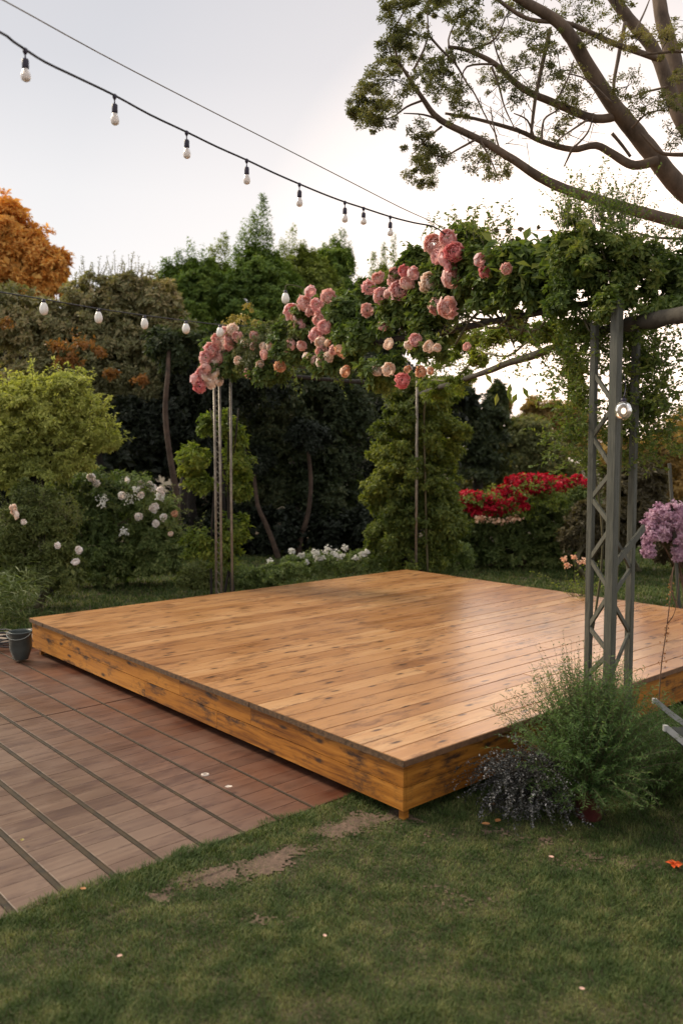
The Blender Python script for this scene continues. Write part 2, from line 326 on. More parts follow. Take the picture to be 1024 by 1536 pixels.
class Leaves:
    """collects leaves as folded four-corner blades"""
    def __init__(s): s.p = []; s.n = []; s.d = []; s.l = []; s.w = []
    def add(s, p, n, d, l, w):
        p = np.asarray(p, float).reshape(-1, 3); k = len(p)
        s.p.append(p); s.n.append(np.broadcast_to(n, (k, 3)).astype(float)); s.d.append(np.broadcast_to(d, (k, 3)).astype(float))
        s.l.append(np.broadcast_to(l, (k,)).astype(float)); s.w.append(np.broadcast_to(w, (k,)).astype(float))
    def clumps(s, c, r, ctr, per, size, aspect=0.45, bias=0.9, up=0.4, droop=0.0, flat=0.75, rad=None):
        """per leaves in each clump c (K,3) of radius r (K,), facing out from ctr (K,3)"""
        K = len(c); tot = K * per
        q = unit(rng.normal(size=(tot, 3))) * (rng.random((tot, 1)) ** 0.5)
        rr = np.repeat(r, per)[:, None]; q[:, 2] *= flat
        p = np.repeat(c, per, axis=0) + q * rr
        out = unit(p - np.repeat(ctr, per, axis=0))
        n = unit(out * bias + np.array([0, 0, up]) + rng.normal(size=(tot, 3)) * 0.55)
        d = rng.normal(size=(tot, 3)) + np.array([0, 0, -droop]) + q * 0.8
        l = size * rng.uniform(0.55, 1.35, tot)
        s.add(p, n, d, l, l * aspect)
    def blobs(s, blobs, total, size, sub=0.22, dens=1.0, shell=0.62, bottom=-0.75, **kw):
        """ellipsoid masses (x,y,z,rx,ry,rz) filled with leaf clumps, denser towards the surface"""
        cs, rs, ctrs = [], [], []
        for b in blobs:
            c = np.array(b[:3]); r = np.array(b[3:6]); m = float(np.mean(r))
            sr = sub * m if sub < 1 else sub
            k = max(6, int(dens * 5.2 * (r[0] * r[2] + r[0] * r[1] + r[1] * r[2]) / 3 / sr ** 2 * 0.55))
            q = unit(rng.normal(size=(k * 2, 3))); q = q[q[:, 2] > bottom][:k]
            f = rng.uniform(shell, 1.0, (len(q), 1)) * (1 + 0.10 * rng.normal(size=(len(q), 1)))
            cs.append(c + q * r * f); rs.append(sr * rng.uniform(0.55, 1.35, len(q))); ctrs.append(np.repeat(c[None] - np.array([0, 0, r[2] * 0.3]), len(q), 0))
        cs, rs, ctrs = np.concatenate(cs), np.concatenate(rs), np.concatenate(ctrs)
        per = max(4, int(total / len(cs)))
        s.clumps(cs, rs, ctrs, per, size, **kw)
        return cs, rs
    def build(s, name, mat, parent=None, fold=0.25):
        p = np.concatenate(s.p); n = unit(np.concatenate(s.n)); d = np.concatenate(s.d); l = np.concatenate(s.l)[:, None]; w = np.concatenate(s.w)[:, None]
        d = unit(d - n * np.sum(d * n, 1, keepdims=True)); x = np.cross(d, n)
        v0 = p; v2 = p + d * l; mid = p + d * l * 0.45 + n * w * fold
        v1 = mid + x * w / 2; v3 = mid - x * w / 2
        v = np.stack([v0, v1, v2, v3], 1).reshape(-1, 3)
        f = np.arange(len(p) * 4).reshape(-1, 4)
        return link_mesh(name, v, [(4, f)], mat, parent)

def pb(lst, d, depth=1.0):
    """photo-measured masses (px,py,rx[,ry[,dd]]) at distance d -> world ellipsoids"""
    o = []
    for b in lst:
        px, py, rx = b[:3]; ry = b[3] if len(b) > 3 else rx; dd = d + (b[4] if len(b) > 4 else 0)
        c = P(px, py, dd); k = dd / FPX
        o.append((c[0], c[1], c[2], rx * k, (rx + ry) / 2 * k * depth, ry * k))
    return o

def limb(mb, pts, r0, r1, k=7, wob=0.06, sub=3):
    """smooth tapering limb through pts"""
    pts = [np.array(p, float) for p in pts]; out = []
    for i in range(len(pts) - 1):
        p0 = pts[max(i - 1, 0)]; p1 = pts[i]; p2 = pts[i + 1]; p3 = pts[min(i + 2, len(pts) - 1)]
        for j in range(sub):
            t = j / sub
            out.append(0.5 * ((2 * p1) + (-p0 + p2) * t + (2 * p0 - 5 * p1 + 4 * p2 - p3) * t * t + (-p0 + 3 * p1 - 3 * p2 + p3) * t ** 3))
    out.append(pts[-1]); n = len(out)
    mb.tube(out, [r0 + (r1 - r0) * i / (n - 1) for i in range(n)], k, True, wob)
    return out

def trunk_of(root, base, blobs, r, mat, n_limb=6, bend=0.15):
    """trunk and limbs rising from base into the crown masses"""
    mb = MB(); bs = sorted(blobs, key=lambda b: -b[3] * b[5])[:n_limb]
    top = np.mean([b[:3] for b in bs], axis=0); top = np.array([base[0] * 0.5 + top[0] * 0.5, base[1] * 0.5 + top[1] * 0.5, top[2] * 0.7 + base[2] * 0.3])
    mid = (np.array(base) + top) / 2 + np.array([rng.normal() * bend, rng.normal() * bend, 0])
    limb(mb, [base, mid, top], r, r * 0.55, 9)
    for b in bs:
        e = np.array(b[:3]) + np.array([0, 0, b[5] * 0.4]); s0 = mid * 0.3 + top * 0.7
        limb(mb, [s0, (s0 + e) / 2 + rng.normal(size=3) * 0.12, e], r * 0.45, r * 0.08, 6)
    return mb.build('trunk', mat, root, True)

def tree(name, label, cat, blobs, total, size, mat, r=0.12, bark='bark_dark', base=None, group=None, trunk=True, part='crown', inner=True, **kw):
    bx = np.array([b[:3] for b in blobs]); 
    if base is None: base = (float(bx[:, 0].mean()), float(bx[:, 1].mean()), 0.0)
    root = thing(name, label, cat, base, group)
    if trunk: trunk_of(root, np.array(base, float), blobs, r, M[bark])
    L = Leaves(); L.blobs(blobs, int(total * (0.85 if inner else 1)), size, **kw)
    if inner:  # the leaves deep inside the crown
        L.blobs([(b[0], b[1], b[2], b[3] * 0.72, b[4] * 0.72, b[5] * 0.72) for b in blobs], int(total * 0.15), size * 1.7, sub=0.3, shell=0.3, aspect=0.6)
    L.build(part, mat, root)
    return root

def vnoise(x, y, s, seed=0):
    """smooth value noise in 0..1"""
    g = np.random.default_rng(seed).random((128, 128)); x = np.asarray(x) / s + 50.3; y = np.asarray(y) / s + 50.7
    xi = np.floor(x).astype(int); yi = np.floor(y).astype(int); fx = x - xi; fy = y - yi
    fx = fx * fx * (3 - 2 * fx); fy = fy * fy * (3 - 2 * fy); a = lambda i, j: g[i % 128, j % 128]
    return (a(xi, yi) * (1 - fx) + a(xi + 1, yi) * fx) * (1 - fy) + (a(xi, yi + 1) * (1 - fx) + a(xi + 1, yi + 1) * fx) * fy

# ------------------------------------------------------------------ stage frame
SH = 0.33
F0 = G(606, 1138, SH); L0 = G(49, 927, SH)
av = (L0 - F0)[:2]; LU = float(np.linalg.norm(av)); av = av / LU      # u runs from the front corner to the left corner
bv = np.array([av[1], -av[0]])                                        # v runs from the front corner to the right corner
ROT = math.atan2(bv[1], bv[0]); LV = 4.78
def W(u, v, z=0.0):
    q = F0[:2] + av * u + bv * v; return np.array([q[0], q[1], z])
def UV(x, y):
    dx = x - F0[0]; dy = y - F0[1]; return dx * av[0] + dy * av[1], dx * bv[0] + dy * bv[1]
def local_root(name, label, cat):
    o = bpy.data.objects.new(name, None); col.objects.link(o)
    o.location = (float(F0[0]), float(F0[1]), 0); o.rotation_euler = (0, 0, ROT); o['_base'] = (0, 0, 0)   # local x = v, local y = u
    return tag(o, label, cat)

# stage
st = local_root('wooden_stage', 'low square honey-brown plank stage standing on the lawn and deck', 'stage')
bt = MB(); y = -0.02; i = 0
nb = 31; bw = (LU + 0.04) / nb
for i in range(nb):
    x = -0.02; y0 = -0.02 + i * bw
    cuts = sorted(random.uniform(0.8, LV - 0.8) for _ in range(random.choice([0, 1, 1, 2])))
    xs = [x] + cuts + [LV + 0.02]
    for a, b_ in zip(xs[:-1], xs[1:]):
        if b_ - a < 0.25: continue
        dz = random.uniform(-0.0012, 0.0012)
        bt.bevbox((a + 0.002, y0 + random.uniform(0.002, 0.004), SH - 0.026), (b_ - 0.002, y0 + bw - random.uniform(0.002, 0.0042), SH + dz), 0.0022, 0.0004)
bt.build('stage_floor', M['stage_top'], st)
# nail heads / dark under-sheet
u_ = MB(); u_.box((0.02, 0.02, SH - 0.05), (LV - 0.02, LU - 0.02, SH - 0.03)); u_.build('underframe', M['underdeck'], st)
VP = 3.02  # front boarding stops here
def boards_y(name, x0, x1, ya, yb, z0, z1, mat, axis):
    mb_ = MB(); cuts = []
    span = (ya, yb); c = sorted(random.uniform(span[0] + 0.9, span[1] - 0.9) for _ in range(2))
    e = [ya] + c + [yb]
    for a, b_ in zip(e[:-1], e[1:]):
        if axis == 'Y': mb_.box((x0, a + 0.001, z0), (x1, b_ - 0.001, z1))
        else: mb_.box((a + 0.001, x0, z0), (b_ - 0.001, x1, z1))
    return mb_.build(name, mat, st)
zb = 0.070; zm = (zb + SH - 0.034) / 2
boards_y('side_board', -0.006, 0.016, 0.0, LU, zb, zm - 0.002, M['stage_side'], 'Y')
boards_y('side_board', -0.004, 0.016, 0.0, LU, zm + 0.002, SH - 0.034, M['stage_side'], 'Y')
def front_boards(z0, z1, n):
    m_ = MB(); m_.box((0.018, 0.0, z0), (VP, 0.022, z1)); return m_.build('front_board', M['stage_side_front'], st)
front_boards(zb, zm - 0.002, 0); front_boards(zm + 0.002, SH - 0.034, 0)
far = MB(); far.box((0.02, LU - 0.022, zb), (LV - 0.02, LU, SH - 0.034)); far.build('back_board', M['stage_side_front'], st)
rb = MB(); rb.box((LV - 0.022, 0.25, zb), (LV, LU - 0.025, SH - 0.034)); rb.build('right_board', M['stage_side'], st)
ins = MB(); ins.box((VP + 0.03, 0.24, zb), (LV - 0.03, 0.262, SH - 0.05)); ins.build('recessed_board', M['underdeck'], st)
# layered rough edge under the overhanging boards, left side
ed = MB(); yy = -0.02
while yy < LU:
    ln = random.uniform(0.1, 0.45); ed.box((-0.0225 - random.uniform(0, 0.004), yy, SH - 0.032 - random.uniform(0, 0.002)), (-0.0203, min(yy + ln, LU + 0.02), SH - 0.0015 - random.uniform(0, 0.002))); yy += ln + 0.0004
ed.build('edge_strip', M['stage_edge'], st)
ed2 = MB(); ed2.box((-0.02, -0.0235, SH - 0.031), (LV + 0.02, -0.0203, SH - 0.002)); ed2.build('edge_strip', M['stage_edge_front'], st)
for (x, y_) in ((0.03, 0.03), (0.03, LU - 0.1), (LV - 0.1, 0.3), (LV - 0.1, LU - 0.1), (VP - 0.06, 0.06)):
    lg = MB(); lg.box((x, y_, 0.0), (x + 0.034, y_ + 0.034, SH - 0.052)); lg.build('leg', M['stage_side_front'], st)

# lower deck (setting)
dk = local_root('deck', 'reddish brown timber deck with mossy metal channels between plank panels', 'deck'); dk['kind'] = 'structure'; del dk['category']; dk.scale = (1, 1, 0.36)
U0, U1 = 0.43, 5.2
bats = [-0.215 * k for k in range(1, 13)]
edges = [0.62] + bats; BW = (0.005, 0.006, 0.0075, 0.009, 0.011, 0.0125)
for k in range(len(edges) - 1):
    hi, lo = edges[k], edges[k + 1]; pm = MB(); yy = U0; wt_ = 0.004 + BW[min(max(k - 1, 0), 5)]; wb_ = 0.004 + BW[min(k, 5)]
    step = 0.118
    while yy < U1 - 0.02:
        e = min(yy + step, U1)
        pm.bevbox((lo + wb_, yy + 0.0009, 0.004), (hi - wt_, e - 0.0009, 0.030 + random.uniform(-0.0012, 0.0012)), 0.002)
        yy += step
        if abs(yy - U0 - step * 20) < 0.01: yy += 0.012
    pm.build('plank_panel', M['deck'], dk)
for k, v in enumerate(bats):
    wdt = BW[min(k, 5)]
    bm_ = MB(); bm_.box((v - wdt, U0 - 0.01, 0.003), (v + wdt, U1, 0.0255 if k > 1 else 0.033))
    if k > 1:   # raised lips of the channel
        bm_.box((v - wdt - 0.0012, U0 - 0.01, 0.003), (v - wdt + 0.002, U1, 0.032)); bm_.box((v + wdt - 0.002, U0 - 0.01, 0.003), (v + wdt + 0.0012, U1, 0.032))
    bm_.build('batten', M['batten'], dk)
ub = MB(); ub.box((bats[-1], U0 + 0.01, 0.001), (0.61, U1 - 0.005, 0.0025)); ub.build('deck_bed', M['underdeck'], dk)
cs_ = local_root('path', 'pale concrete strip running beyond the deck', 'path'); cs_['kind'] = 'structure'; del cs_['category']
c_ = MB(); c_.bevbox((-4.2, U1 + 0.012, 0.0), (0.95, U1 + 0.46, 0.028), 0.006); c_.build('kerb_strip', M['concrete'], cs_)

# ------------------------------------------------------------------ ground and grass
def bare(x, y):
    """1 where the lawn is worn to earth"""
    u, v = UV(x, y); n = vnoise(x, y, 0.22, 3) * 0.6 + vnoise(x, y, 0.07, 4) * 0.4
    # worn strip a little in front of the deck edge and stage corner
    s = np.exp(-((u - 0.16 + 0.10 * (v + 0.6) + 0.16 * (vnoise(x, y, 0.3, 15) - 0.5)) / 0.11) ** 2) * ((v > -1.25) & (v < 0.1))
    s2 = 0.75 * np.exp(-((x - 0.75) / 0.45) ** 2 - ((y - 3.85) / 0.13) ** 2) + 0.6 * np.exp(-((x - 1.2) / 0.25) ** 2 - ((y - 3.6) / 0.12) ** 2)
    s3 = 0.30 * np.exp(-((x - 0.6) / 0.5) ** 2 - ((y - 3.3) / 0.25) ** 2) + 0.4 * np.exp(-((x + 0.35) / 0.25) ** 2 - ((y - 3.15) / 0.06) ** 2)
    m_ = vnoise(x, y, 0.13, 6); f = vnoise(x, y, 0.035, 7)
    return np.clip((s * 0.62 + 0.6 * s2 + 0.8 * s3) * (0.1 + 1.3 * n + 0.9 * (m_ - 0.4)) - 0.16 + 0.25 * (f - 0.5), 0, 1)
gx = np.concatenate([np.linspace(-120, -8, 12), np.linspace(-7, 7, 141), np.linspace(8, 120, 12)])
gy = np.concatenate([np.linspace(-40, 0, 5), np.linspace(0.5, 14, 136), np.linspace(15, 160, 14)])
X, Y = np.meshgrid(gx, gy, indexing='ij')
uu, vv = UV(X, Y)
flat = ((uu > 0.2) & (uu < 6) & (vv < 5.2) & (vv > -4)) | ((uu > -0.2) & (uu < 5) & (vv > -0.2) & (vv < 5.2))
Z = (vnoise(X, Y, 0.8, 11) - 0.5) * 0.02 * np.where(flat, 0, 1)
Z = np.where((np.abs(X) < 7.2) & (Y > 0.3) & (Y < 14.2), Z, 0)
nx, ny = X.shape; ii = np.arange(nx * ny).reshape(nx, ny)
quads = np.stack([ii[:-1, :-1], ii[1:, :-1], ii[1:, 1:], ii[:-1, 1:]], -1).reshape(-1, 4)
go = link_mesh('ground', np.stack([X, Y, Z], -1).reshape(-1, 3), [(4, quads)], M['soil'], smooth=True); tag(go, kind='structure', label='lawn ground of dark soil under short grass')
# worn earth patches as thin sheets just above the soil
xs = np.arange(-2.0, 2.4, 0.012); ys = np.arange(2.7, 4.6, 0.012); X, Y = np.meshgrid(xs, ys, indexing='ij')
keep = bare(X + 0.01, Y + 0.01)[:-1, :-1] > 0.06 + 0.30 * np.random.default_rng(2).random((X.shape[0] - 1, X.shape[1] - 1))
u_, v_ = UV(X, Y); keep &= ~((u_ > U0 - 0.03) & (v_ < 0.6))[:-1, :-1]
ii = np.arange(X.size).reshape(X.shape); quads = np.stack([ii[:-1, :-1], ii[1:, :-1], ii[1:, 1:], ii[:-1, 1:]], -1)[keep]
Zs = (vnoise(X, Y, 0.8, 11) - 0.5) * 0.02 * np.where(((u_ > 0.2) & (u_ < 6) & (v_ < 5.2) & (v_ > -4)) | ((u_ > -0.2) & (v_ > -0.2)), 0, 1) + 0.006
ea = link_mesh('earth_patch', np.stack([X, Y, Zs], -1).reshape(-1, 3), [(4, quads)], M['earth']); tag(ea, kind='structure', label='worn pinkish bare earth in the lawn')

def grass(n, r0, r1, hgt, wid, power, seed):
    g = np.random.default_rng(seed)
    t = g.random(n); e = 2 - power
    r = (r0 ** e + t * (r1 ** e - r0 ** e)) ** (1 / e)
    a = g.uniform(-R(31), R(31), n); x = r * np.sin(a); y = r * np.cos(a)
    u, v = UV(x, y)
    edge = U0 + (vnoise(x, y, 0.16, 21) - 0.35) * 0.10
    ok = ~((u > edge) & (u < U1 + 0.47 + (vnoise(x, y, 0.1, 5) - 0.5) * 0.04) & (v < 0.62))
    ok &= ~((u > 0.12) & (u < LU - 0.1) & (v > 0.12) & (v < LV - 0.1))
    b_ = bare(x, y); ok &= g.random(n) > b_ * 1.0
    ok &= g.random(n) < 0.62 + 0.5 * vnoise(x, y, 0.11, 8)
    x, y, r, b_ = x[ok], y[ok], r[ok], b_[ok]; k = len(x); u, v = u[ok], v[ok]
    h = hgt * (0.55 + 0.6 * vnoise(x, y, 0.35, 9) + 0.55 * vnoise(x, y, 0.06, 10)) * g.uniform(0.5, 1.25, k) * (1 - 0.5 * b_)
    near_edge = np.exp(-((u - U0 + 0.03) / 0.09) ** 2) * (v < 0.3); h = h * (1 + 0.55 * near_edge)
    w = wid * (r / r0) ** 0.75 * g.uniform(0.6, 1.3, k)
    th = g.uniform(0, 2 * math.pi, k); lean = g.uniform(0.1, 1.5, k)
    flow = vnoise(x, y, 0.3, 12) * 6.28; dx = np.cos(th) * lean + 0.15 * np.cos(flow); dy = np.sin(th) * lean + 0.15 * np.sin(flow)
    z0 = (vnoise(x, y, 0.8, 11) - 0.5) * 0.02 - 0.004
    z0 = np.where(((u > 0.2) & (u < 6) & (v < 5.2) & (v > -4)) | ((u > -0.2) & (u < 5) & (v > -0.2) & (v < 5.2)), -0.003, z0)
    z0 = np.where((np.abs(x) < 7) & (y < 14), z0, 0)
    px_, py_ = -np.sin(th), np.cos(th)
    B = np.stack([x, y, z0], -1); side = np.stack([px_ * w / 2, py_ * w / 2, np.zeros(k)], -1)
    mid = B + np.stack([dx * h * 0.25, dy * h * 0.25, h * 0.6], -1); tip = B + np.stack([dx * h * 0.8, dy * h * 0.8, h * 0.95], -1)
    V = np.stack([B - side, B + side, mid + side * 0.8, mid - side * 0.8, tip], 1).reshape(-1, 3)
    o = np.arange(k)[:, None] * 5
    return V, o + np.array([0, 1, 2, 3]), o + np.array([3, 2, 4])
V1, q1, t1 = grass(780000, 2.3, 6.5, 0.019, 0.0021, 1.35, 31)
V2, q2, t2 = grass(300000, 6.3, 17, 0.045, 0.007, 1.0, 32)
k = len(V1)
gr = link_mesh('grass', np.concatenate([V1, V2]), [(4, np.concatenate([q1, q2 + k])), (3, np.concatenate([t1, t2 + k]))], M['l_grass'])
tag(gr, 'short dull green lawn grass around the stage', 'grass', kind='stuff')

# ------------------------------------------------------------------ pergola
A0 = np.array([P(337, 883, 9.15)[0], 9.15]); C0 = np.array([P(622, 848, 11.15)[0], 11.15]); D0 = np.array([1.50, 4.66])
pg = thing('pergola', 'rustic pergola of thin rod posts and a grey green lattice tower over the stage corner', 'pergola', (D0[0], D0[1], 0))
def rodpost(offs, base, top, r, brace=True):
    for (dx, dy) in offs:
        m_ = MB(); m_.tube([(base[0] + dx, base[1] + dy, 0), (base[0] + dx * 0.95, base[1] + dy, top * 0.5), (base[0] + dx, base[1] + dy, top)], r, 8); m_.build('post_rod', M['rodmetal'], pg, True)
rodpost([(-0.10, 0.05), (-0.03, -0.03), (0.085, 0.0)], A0, 2.66, 0.0135)
m_ = MB()
m_.tube([(A0[0] - (0.10 if i % 2 else 0.03), A0[1] + (0.05 if i % 2 else -0.03), 0.25 + 0.055 * i) for i in range(43)], 0.004, 5)
m_.build('brace', M['rodmetal'], pg)
rodpost([(-0.05, 0.0), (0.03, 0.05)], C0, 2.7, 0.015)
m_ = MB(); q_ = P(625, 600, 10.8); m_.tube([(q_[0], 10.8, 0), (q_[0], 10.8, 2.72)], 0.018, 8); m_.lathe([(0.018, 0.03), (0.03, 0.02), (0.034, 0), (0.03, -0.02), (0.018, -0.03)], (q_[0], 10.8, 1.71), 10); m_.build('post_rod', M['rodmetal'], pg, True)
def post(px, d, w, top):
    b0 = P(px, 900, d); x, y_ = b0[0], b0[1]
    m_ = MB(); c_ = math.cos(ROT); s_ = math.sin(ROT); h = w / 2; ch = w * 0.1
    ring = [(-h + ch, -h), (h - ch, -h), (h, -h + ch), (h, h - ch), (h - ch, h), (-h + ch, h), (-h, h - ch), (-h, -h + ch)]
    vs = []; 
    for z in (0, top * 0.33, top * 0.66, top):
        for a, b_ in ring: vs.append((x + a * c_ - b_ * s_ + random.uniform(-1, 1) * 0.0008, y_ + a * s_ + b_ * c_, z))
    fs = [(i * 8 + j, i * 8 + (j + 1) % 8, i * 8 + 8 + (j + 1) % 8, i * 8 + 8 + j) for i in range(3) for j in range(8)] + [tuple(range(24, 32))]
    m_.add(vs, fs); m_.build('tower_leg', M['greywood'], pg); return np.array([x, y_])
Pl = post(883, 4.72, 0.036, 2.52); Pm = post(915, 4.5, 0.051, 2.60); Pr = post(944, 4.80, 0.038, 2.50)
def zpx(py, d): return float(P(900, py, d)[2])
def lattice(a, b_, nodes, w, shift=0.0):
    for (pa, pb_) in zip(nodes[:-1], nodes[1:]):
        A_ = a if pa[0] == 'a' else b_; B_ = a if pb_[0] == 'a' else b_
        dA = A_[1]; dB = B_[1]; dirv = (b_ - a) / np.linalg.norm(b_ - a)
        p_ = np.array([A_[0], A_[1], zpx(pa[1], dA)]); q_ = np.array([B_[0], B_[1], zpx(pb_[1], dB)])
        m_ = MB(); ins_ = (q_ - p_) * 0.06; m_.bar(p_ + ins_, q_ - ins_, 0.012, 0.026)
        m_.build('lattice_brace', M['greywood'], pg)
lattice(Pl, Pm, [('a', 560), ('b', 607), ('a', 655), ('b', 705), ('a', 747), ('b', 789), ('a', 838), ('b', 888), ('a', 940), ('b', 980), ('a', 1012), ('b', 1060)], 0.02)
lattice(Pm, Pr, [('a', 800), ('b', 852), ('a', 898), ('b', 948), ('a', 1022)], 0.02)
m_ = MB(); m_.bar((Pm[0] + 0.02, Pm[1], zpx(846, 4.5)), (Pr[0] + 0.05, Pr[1] - 0.06, zpx(792, 4.7)), 0.012, 0.04); m_.build('lattice_brace', M['greywood'], pg)
def beam(a, b_, z0, z1, w, h, mat='logwood'):
    m_ = MB(); a3 = np.array([a[0], a[1], z0]); b3 = np.array([b_[0], b_[1], z1]); n = 12
    pts_ = [a3 + (b3 - a3) * i / n + np.array([0, 0, rng.normal() * 0.006]) for i in range(n + 1)]
    m_.tube(pts_, [h / 2 * rng.uniform(0.88, 1.1) for _ in pts_], 10, True, 0.06); m_.build('beam', M[mat], pg, True)
beam(A0, D0, 2.68, 2.64, 0.04, 0.045, 'bark_dark')
beam(C0, (D0[0] + 0.02, D0[1]), 2.56, 2.50, 0.05, 0.055)
E0 = np.array([1.95, 3.3])
beam((D0[0] + 0.06, D0[1]), E0, 2.50, 2.44, 0.06, 0.085)
beam(A0, C0, 2.68, 2.68, 0.04, 0.05, 'bark_dark')
m_ = MB(); m_.bar((E0[0], E0[1], 0), (E0[0], E0[1], 2.40), 0.07, 0.07); m_.build('tower_leg', M['greywood'], pg)

# ------------------------------------------------------------------ climbing rose on the A-D beam
def dAD(px):
    """distance of the A-D beam where it crosses photo column px"""
    k_ = (px - 512) / FPX; ax, ay = A0; dx, dy = D0 - A0
    t = (k_ * ay - ax) / (dx - k_ * dy); return min(ay + dy * t, 9.2)
def adb(lst, depth=1.0):
    o = []
    for b in lst:
        d = dAD(b[0]) + (b[4] if len(b) > 4 else 0)
        o += pb([(b[0], b[1], b[2], b[3])], d, depth)
    return o
cr = thing('climbing_rose', 'climbing rose with pink, peach and cream blooms trained along the pergola beam', 'climbing rose', (D0[0] - 0.15, D0[1] + 0.15, 0))
L = Leaves()
rb_ = adb([(328, 530, 26, 36), (352, 545, 30, 30), (440, 520, 40, 42), (470, 480, 32, 34), (500, 540, 42, 34), (545, 500, 42, 45), (560, 445, 26, 28), (580, 560, 36, 32), (600, 470, 45, 50), (620, 430, 36, 36), (645, 500, 38, 46),
           (680, 400, 42, 44), (670, 450, 46, 44), (720, 400, 42, 42), (740, 440, 46, 44), (780, 400, 44, 40), (790, 440, 42, 36), (700, 360, 30, 22), (830, 400, 42, 44), (520, 470, 34, 30), (630, 395, 28, 26), (405, 560, 30, 18)], 0.9)
L.blobs(rb_, 60000, 0.052, sub=0.26, shell=0.35, aspect=0.55, dens=1.2, droop=0.3)
L.build('foliage', M['l_rose'], cr)
L = Leaves(); L.blobs(adb([(400, 510, 44, 30), (370, 515, 28, 26), (430, 500, 34, 30), (455, 515, 26, 26), (385, 545, 36, 22)], 1.0), 16000, 0.036, sub=0.25, shell=0.4, aspect=0.3)
L.build('fine_foliage', M['l_rose_fine'], cr)
L = Leaves(); stems = MB()
def spray(L, mb, p, d, length, n, size, aspect=0.5, curve=0.4, grav=0.0, r=0.003, start=0.15, jitter=0.25, both=True, k=3):
    """an arching stem with leaves along it"""
    p = np.array(p, float); d = unit(np.array(d, float)); seg = 7; pts = [p.copy()]; dd = d.copy(); bend = rng.normal(size=3) * curve / seg
    for i in range(seg):
        dd = unit(dd + bend + np.array([0, 0, -grav / seg])); pts.append(pts[-1] + dd * length / seg)
    mb.tube(pts, [r * (1 - 0.8 * i / seg) for i in range(seg + 1)], k, False)
    pts = np.array(pts); t = np.linspace(start, 1, n) * seg; i0 = np.minimum(t.astype(int), seg - 1); f = (t - i0)[:, None]
    q = pts[i0] * (1 - f) + pts[i0 + 1] * f; tan = unit(pts[i0 + 1] - pts[i0]); side = unit(np.cross(tan, rng.normal(size=(n, 3))))
    dirs = tan * 0.6 + side + rng.normal(size=(n, 3)) * jitter
    L.add(q, rng.normal(size=(n, 3)) * 0.6 + np.array([0, 0, 0.8]), dirs, size * rng.uniform(0.6, 1.2, n), size * aspect * rng.uniform(0.7, 1.2, n))
    return pts
for (px, py, n_) in ((690, 345, 9), (710, 335, 9), (725, 350, 7), (655, 350, 4), (625, 385, 4), (600, 400, 4), (450, 455, 5), (560, 410, 6), (740, 350, 6), (770, 365, 5), (400, 492, 6), (850, 350, 6)):
    for _ in range(n_):
        b0 = P(px + rng.normal() * 10, py + 22 + rng.normal() * 6, dAD(px) + rng.normal() * 0.1)
        spray(L, stems, b0, (rng.normal() * 0.5, rng.normal() * 0.4, 1.0), rng.uniform(0.14, 0.30), 16, 0.034, 0.5, 0.6)
for (px, py, n_) in ((800, 520, 8), (780, 490, 6), (640, 540, 8), (520, 580, 5), (700, 500, 8), (450, 575, 4), (590, 590, 5)):   # hanging trails
    for _ in range(n_):
        b0 = P(px + rng.normal() * 16, py - 25, dAD(px) + rng.normal() * 0.12)
        spray(L, stems, b0, (rng.normal() * 0.5, rng.normal() * 0.4, -0.8), rng.uniform(0.12, 0.3), 14, 0.04, 0.5, 0.6)
# large leathery leaves on top of the beam near the tower
for _ in range(130):
    px = rng.uniform(730, 870); py = rng.uniform(360, 420)
    L.add(P(px, py, dAD(px) - 0.22), rng.normal(size=3) * 0.5 + np.array([0, -0.7, 0.7]), rng.normal(size=3) + np.array([0, 0, -0.6]), rng.uniform(0.07, 0.12), rng.uniform(0.04, 0.06))
for px, py in ((745, 590), (760, 585), (775, 590), (783, 580), (727, 560), (765, 575)):
    L.add(P(px, py, dAD(px) - 0.05), np.array([0.2, -1, 0.2]), rng.normal(size=3) * 0.4 + np.array([0, 0, -1.0]), 0.085, 0.035)
L.build('trailing_shoots', M['l_arbor'], cr)
for i in range(10):  # woody canes winding along the beam
    px0 = 330 + i * 50; pts_ = []
    for k_ in range(6):
        q = min(px0 + k_ * 38, 880); pts_.append(P(q, 0, dAD(q)) * 0 + np.array([P(q, 500, dAD(q))[0], dAD(q) + rng.normal() * 0.06, 2.68 + rng.normal() * 0.12]))
    limb(stems, pts_, 0.009, 0.005, 5)
limb(stems, [P(780, 490, 5.9), P(745, 480, 5.8), P(715, 478, 5.8), P(690, 470, 5.8)], 0.012, 0.006, 5)
limb(stems, [(D0[0] - 0.15, D0[1] + 0.15, 0), (D0[0] - 0.08, D0[1] + 0.1, 0.7), (D0[0] - 0.02, D0[1] + 0.1, 1.3), (D0[0] - 0.10, D0[1] + 0.1, 1.9), (D0[0] - 0.08, D0[1] + 0.12, 2.6)], 0.008, 0.005, 5)
stems.build('stems', M['stem'], cr, True)

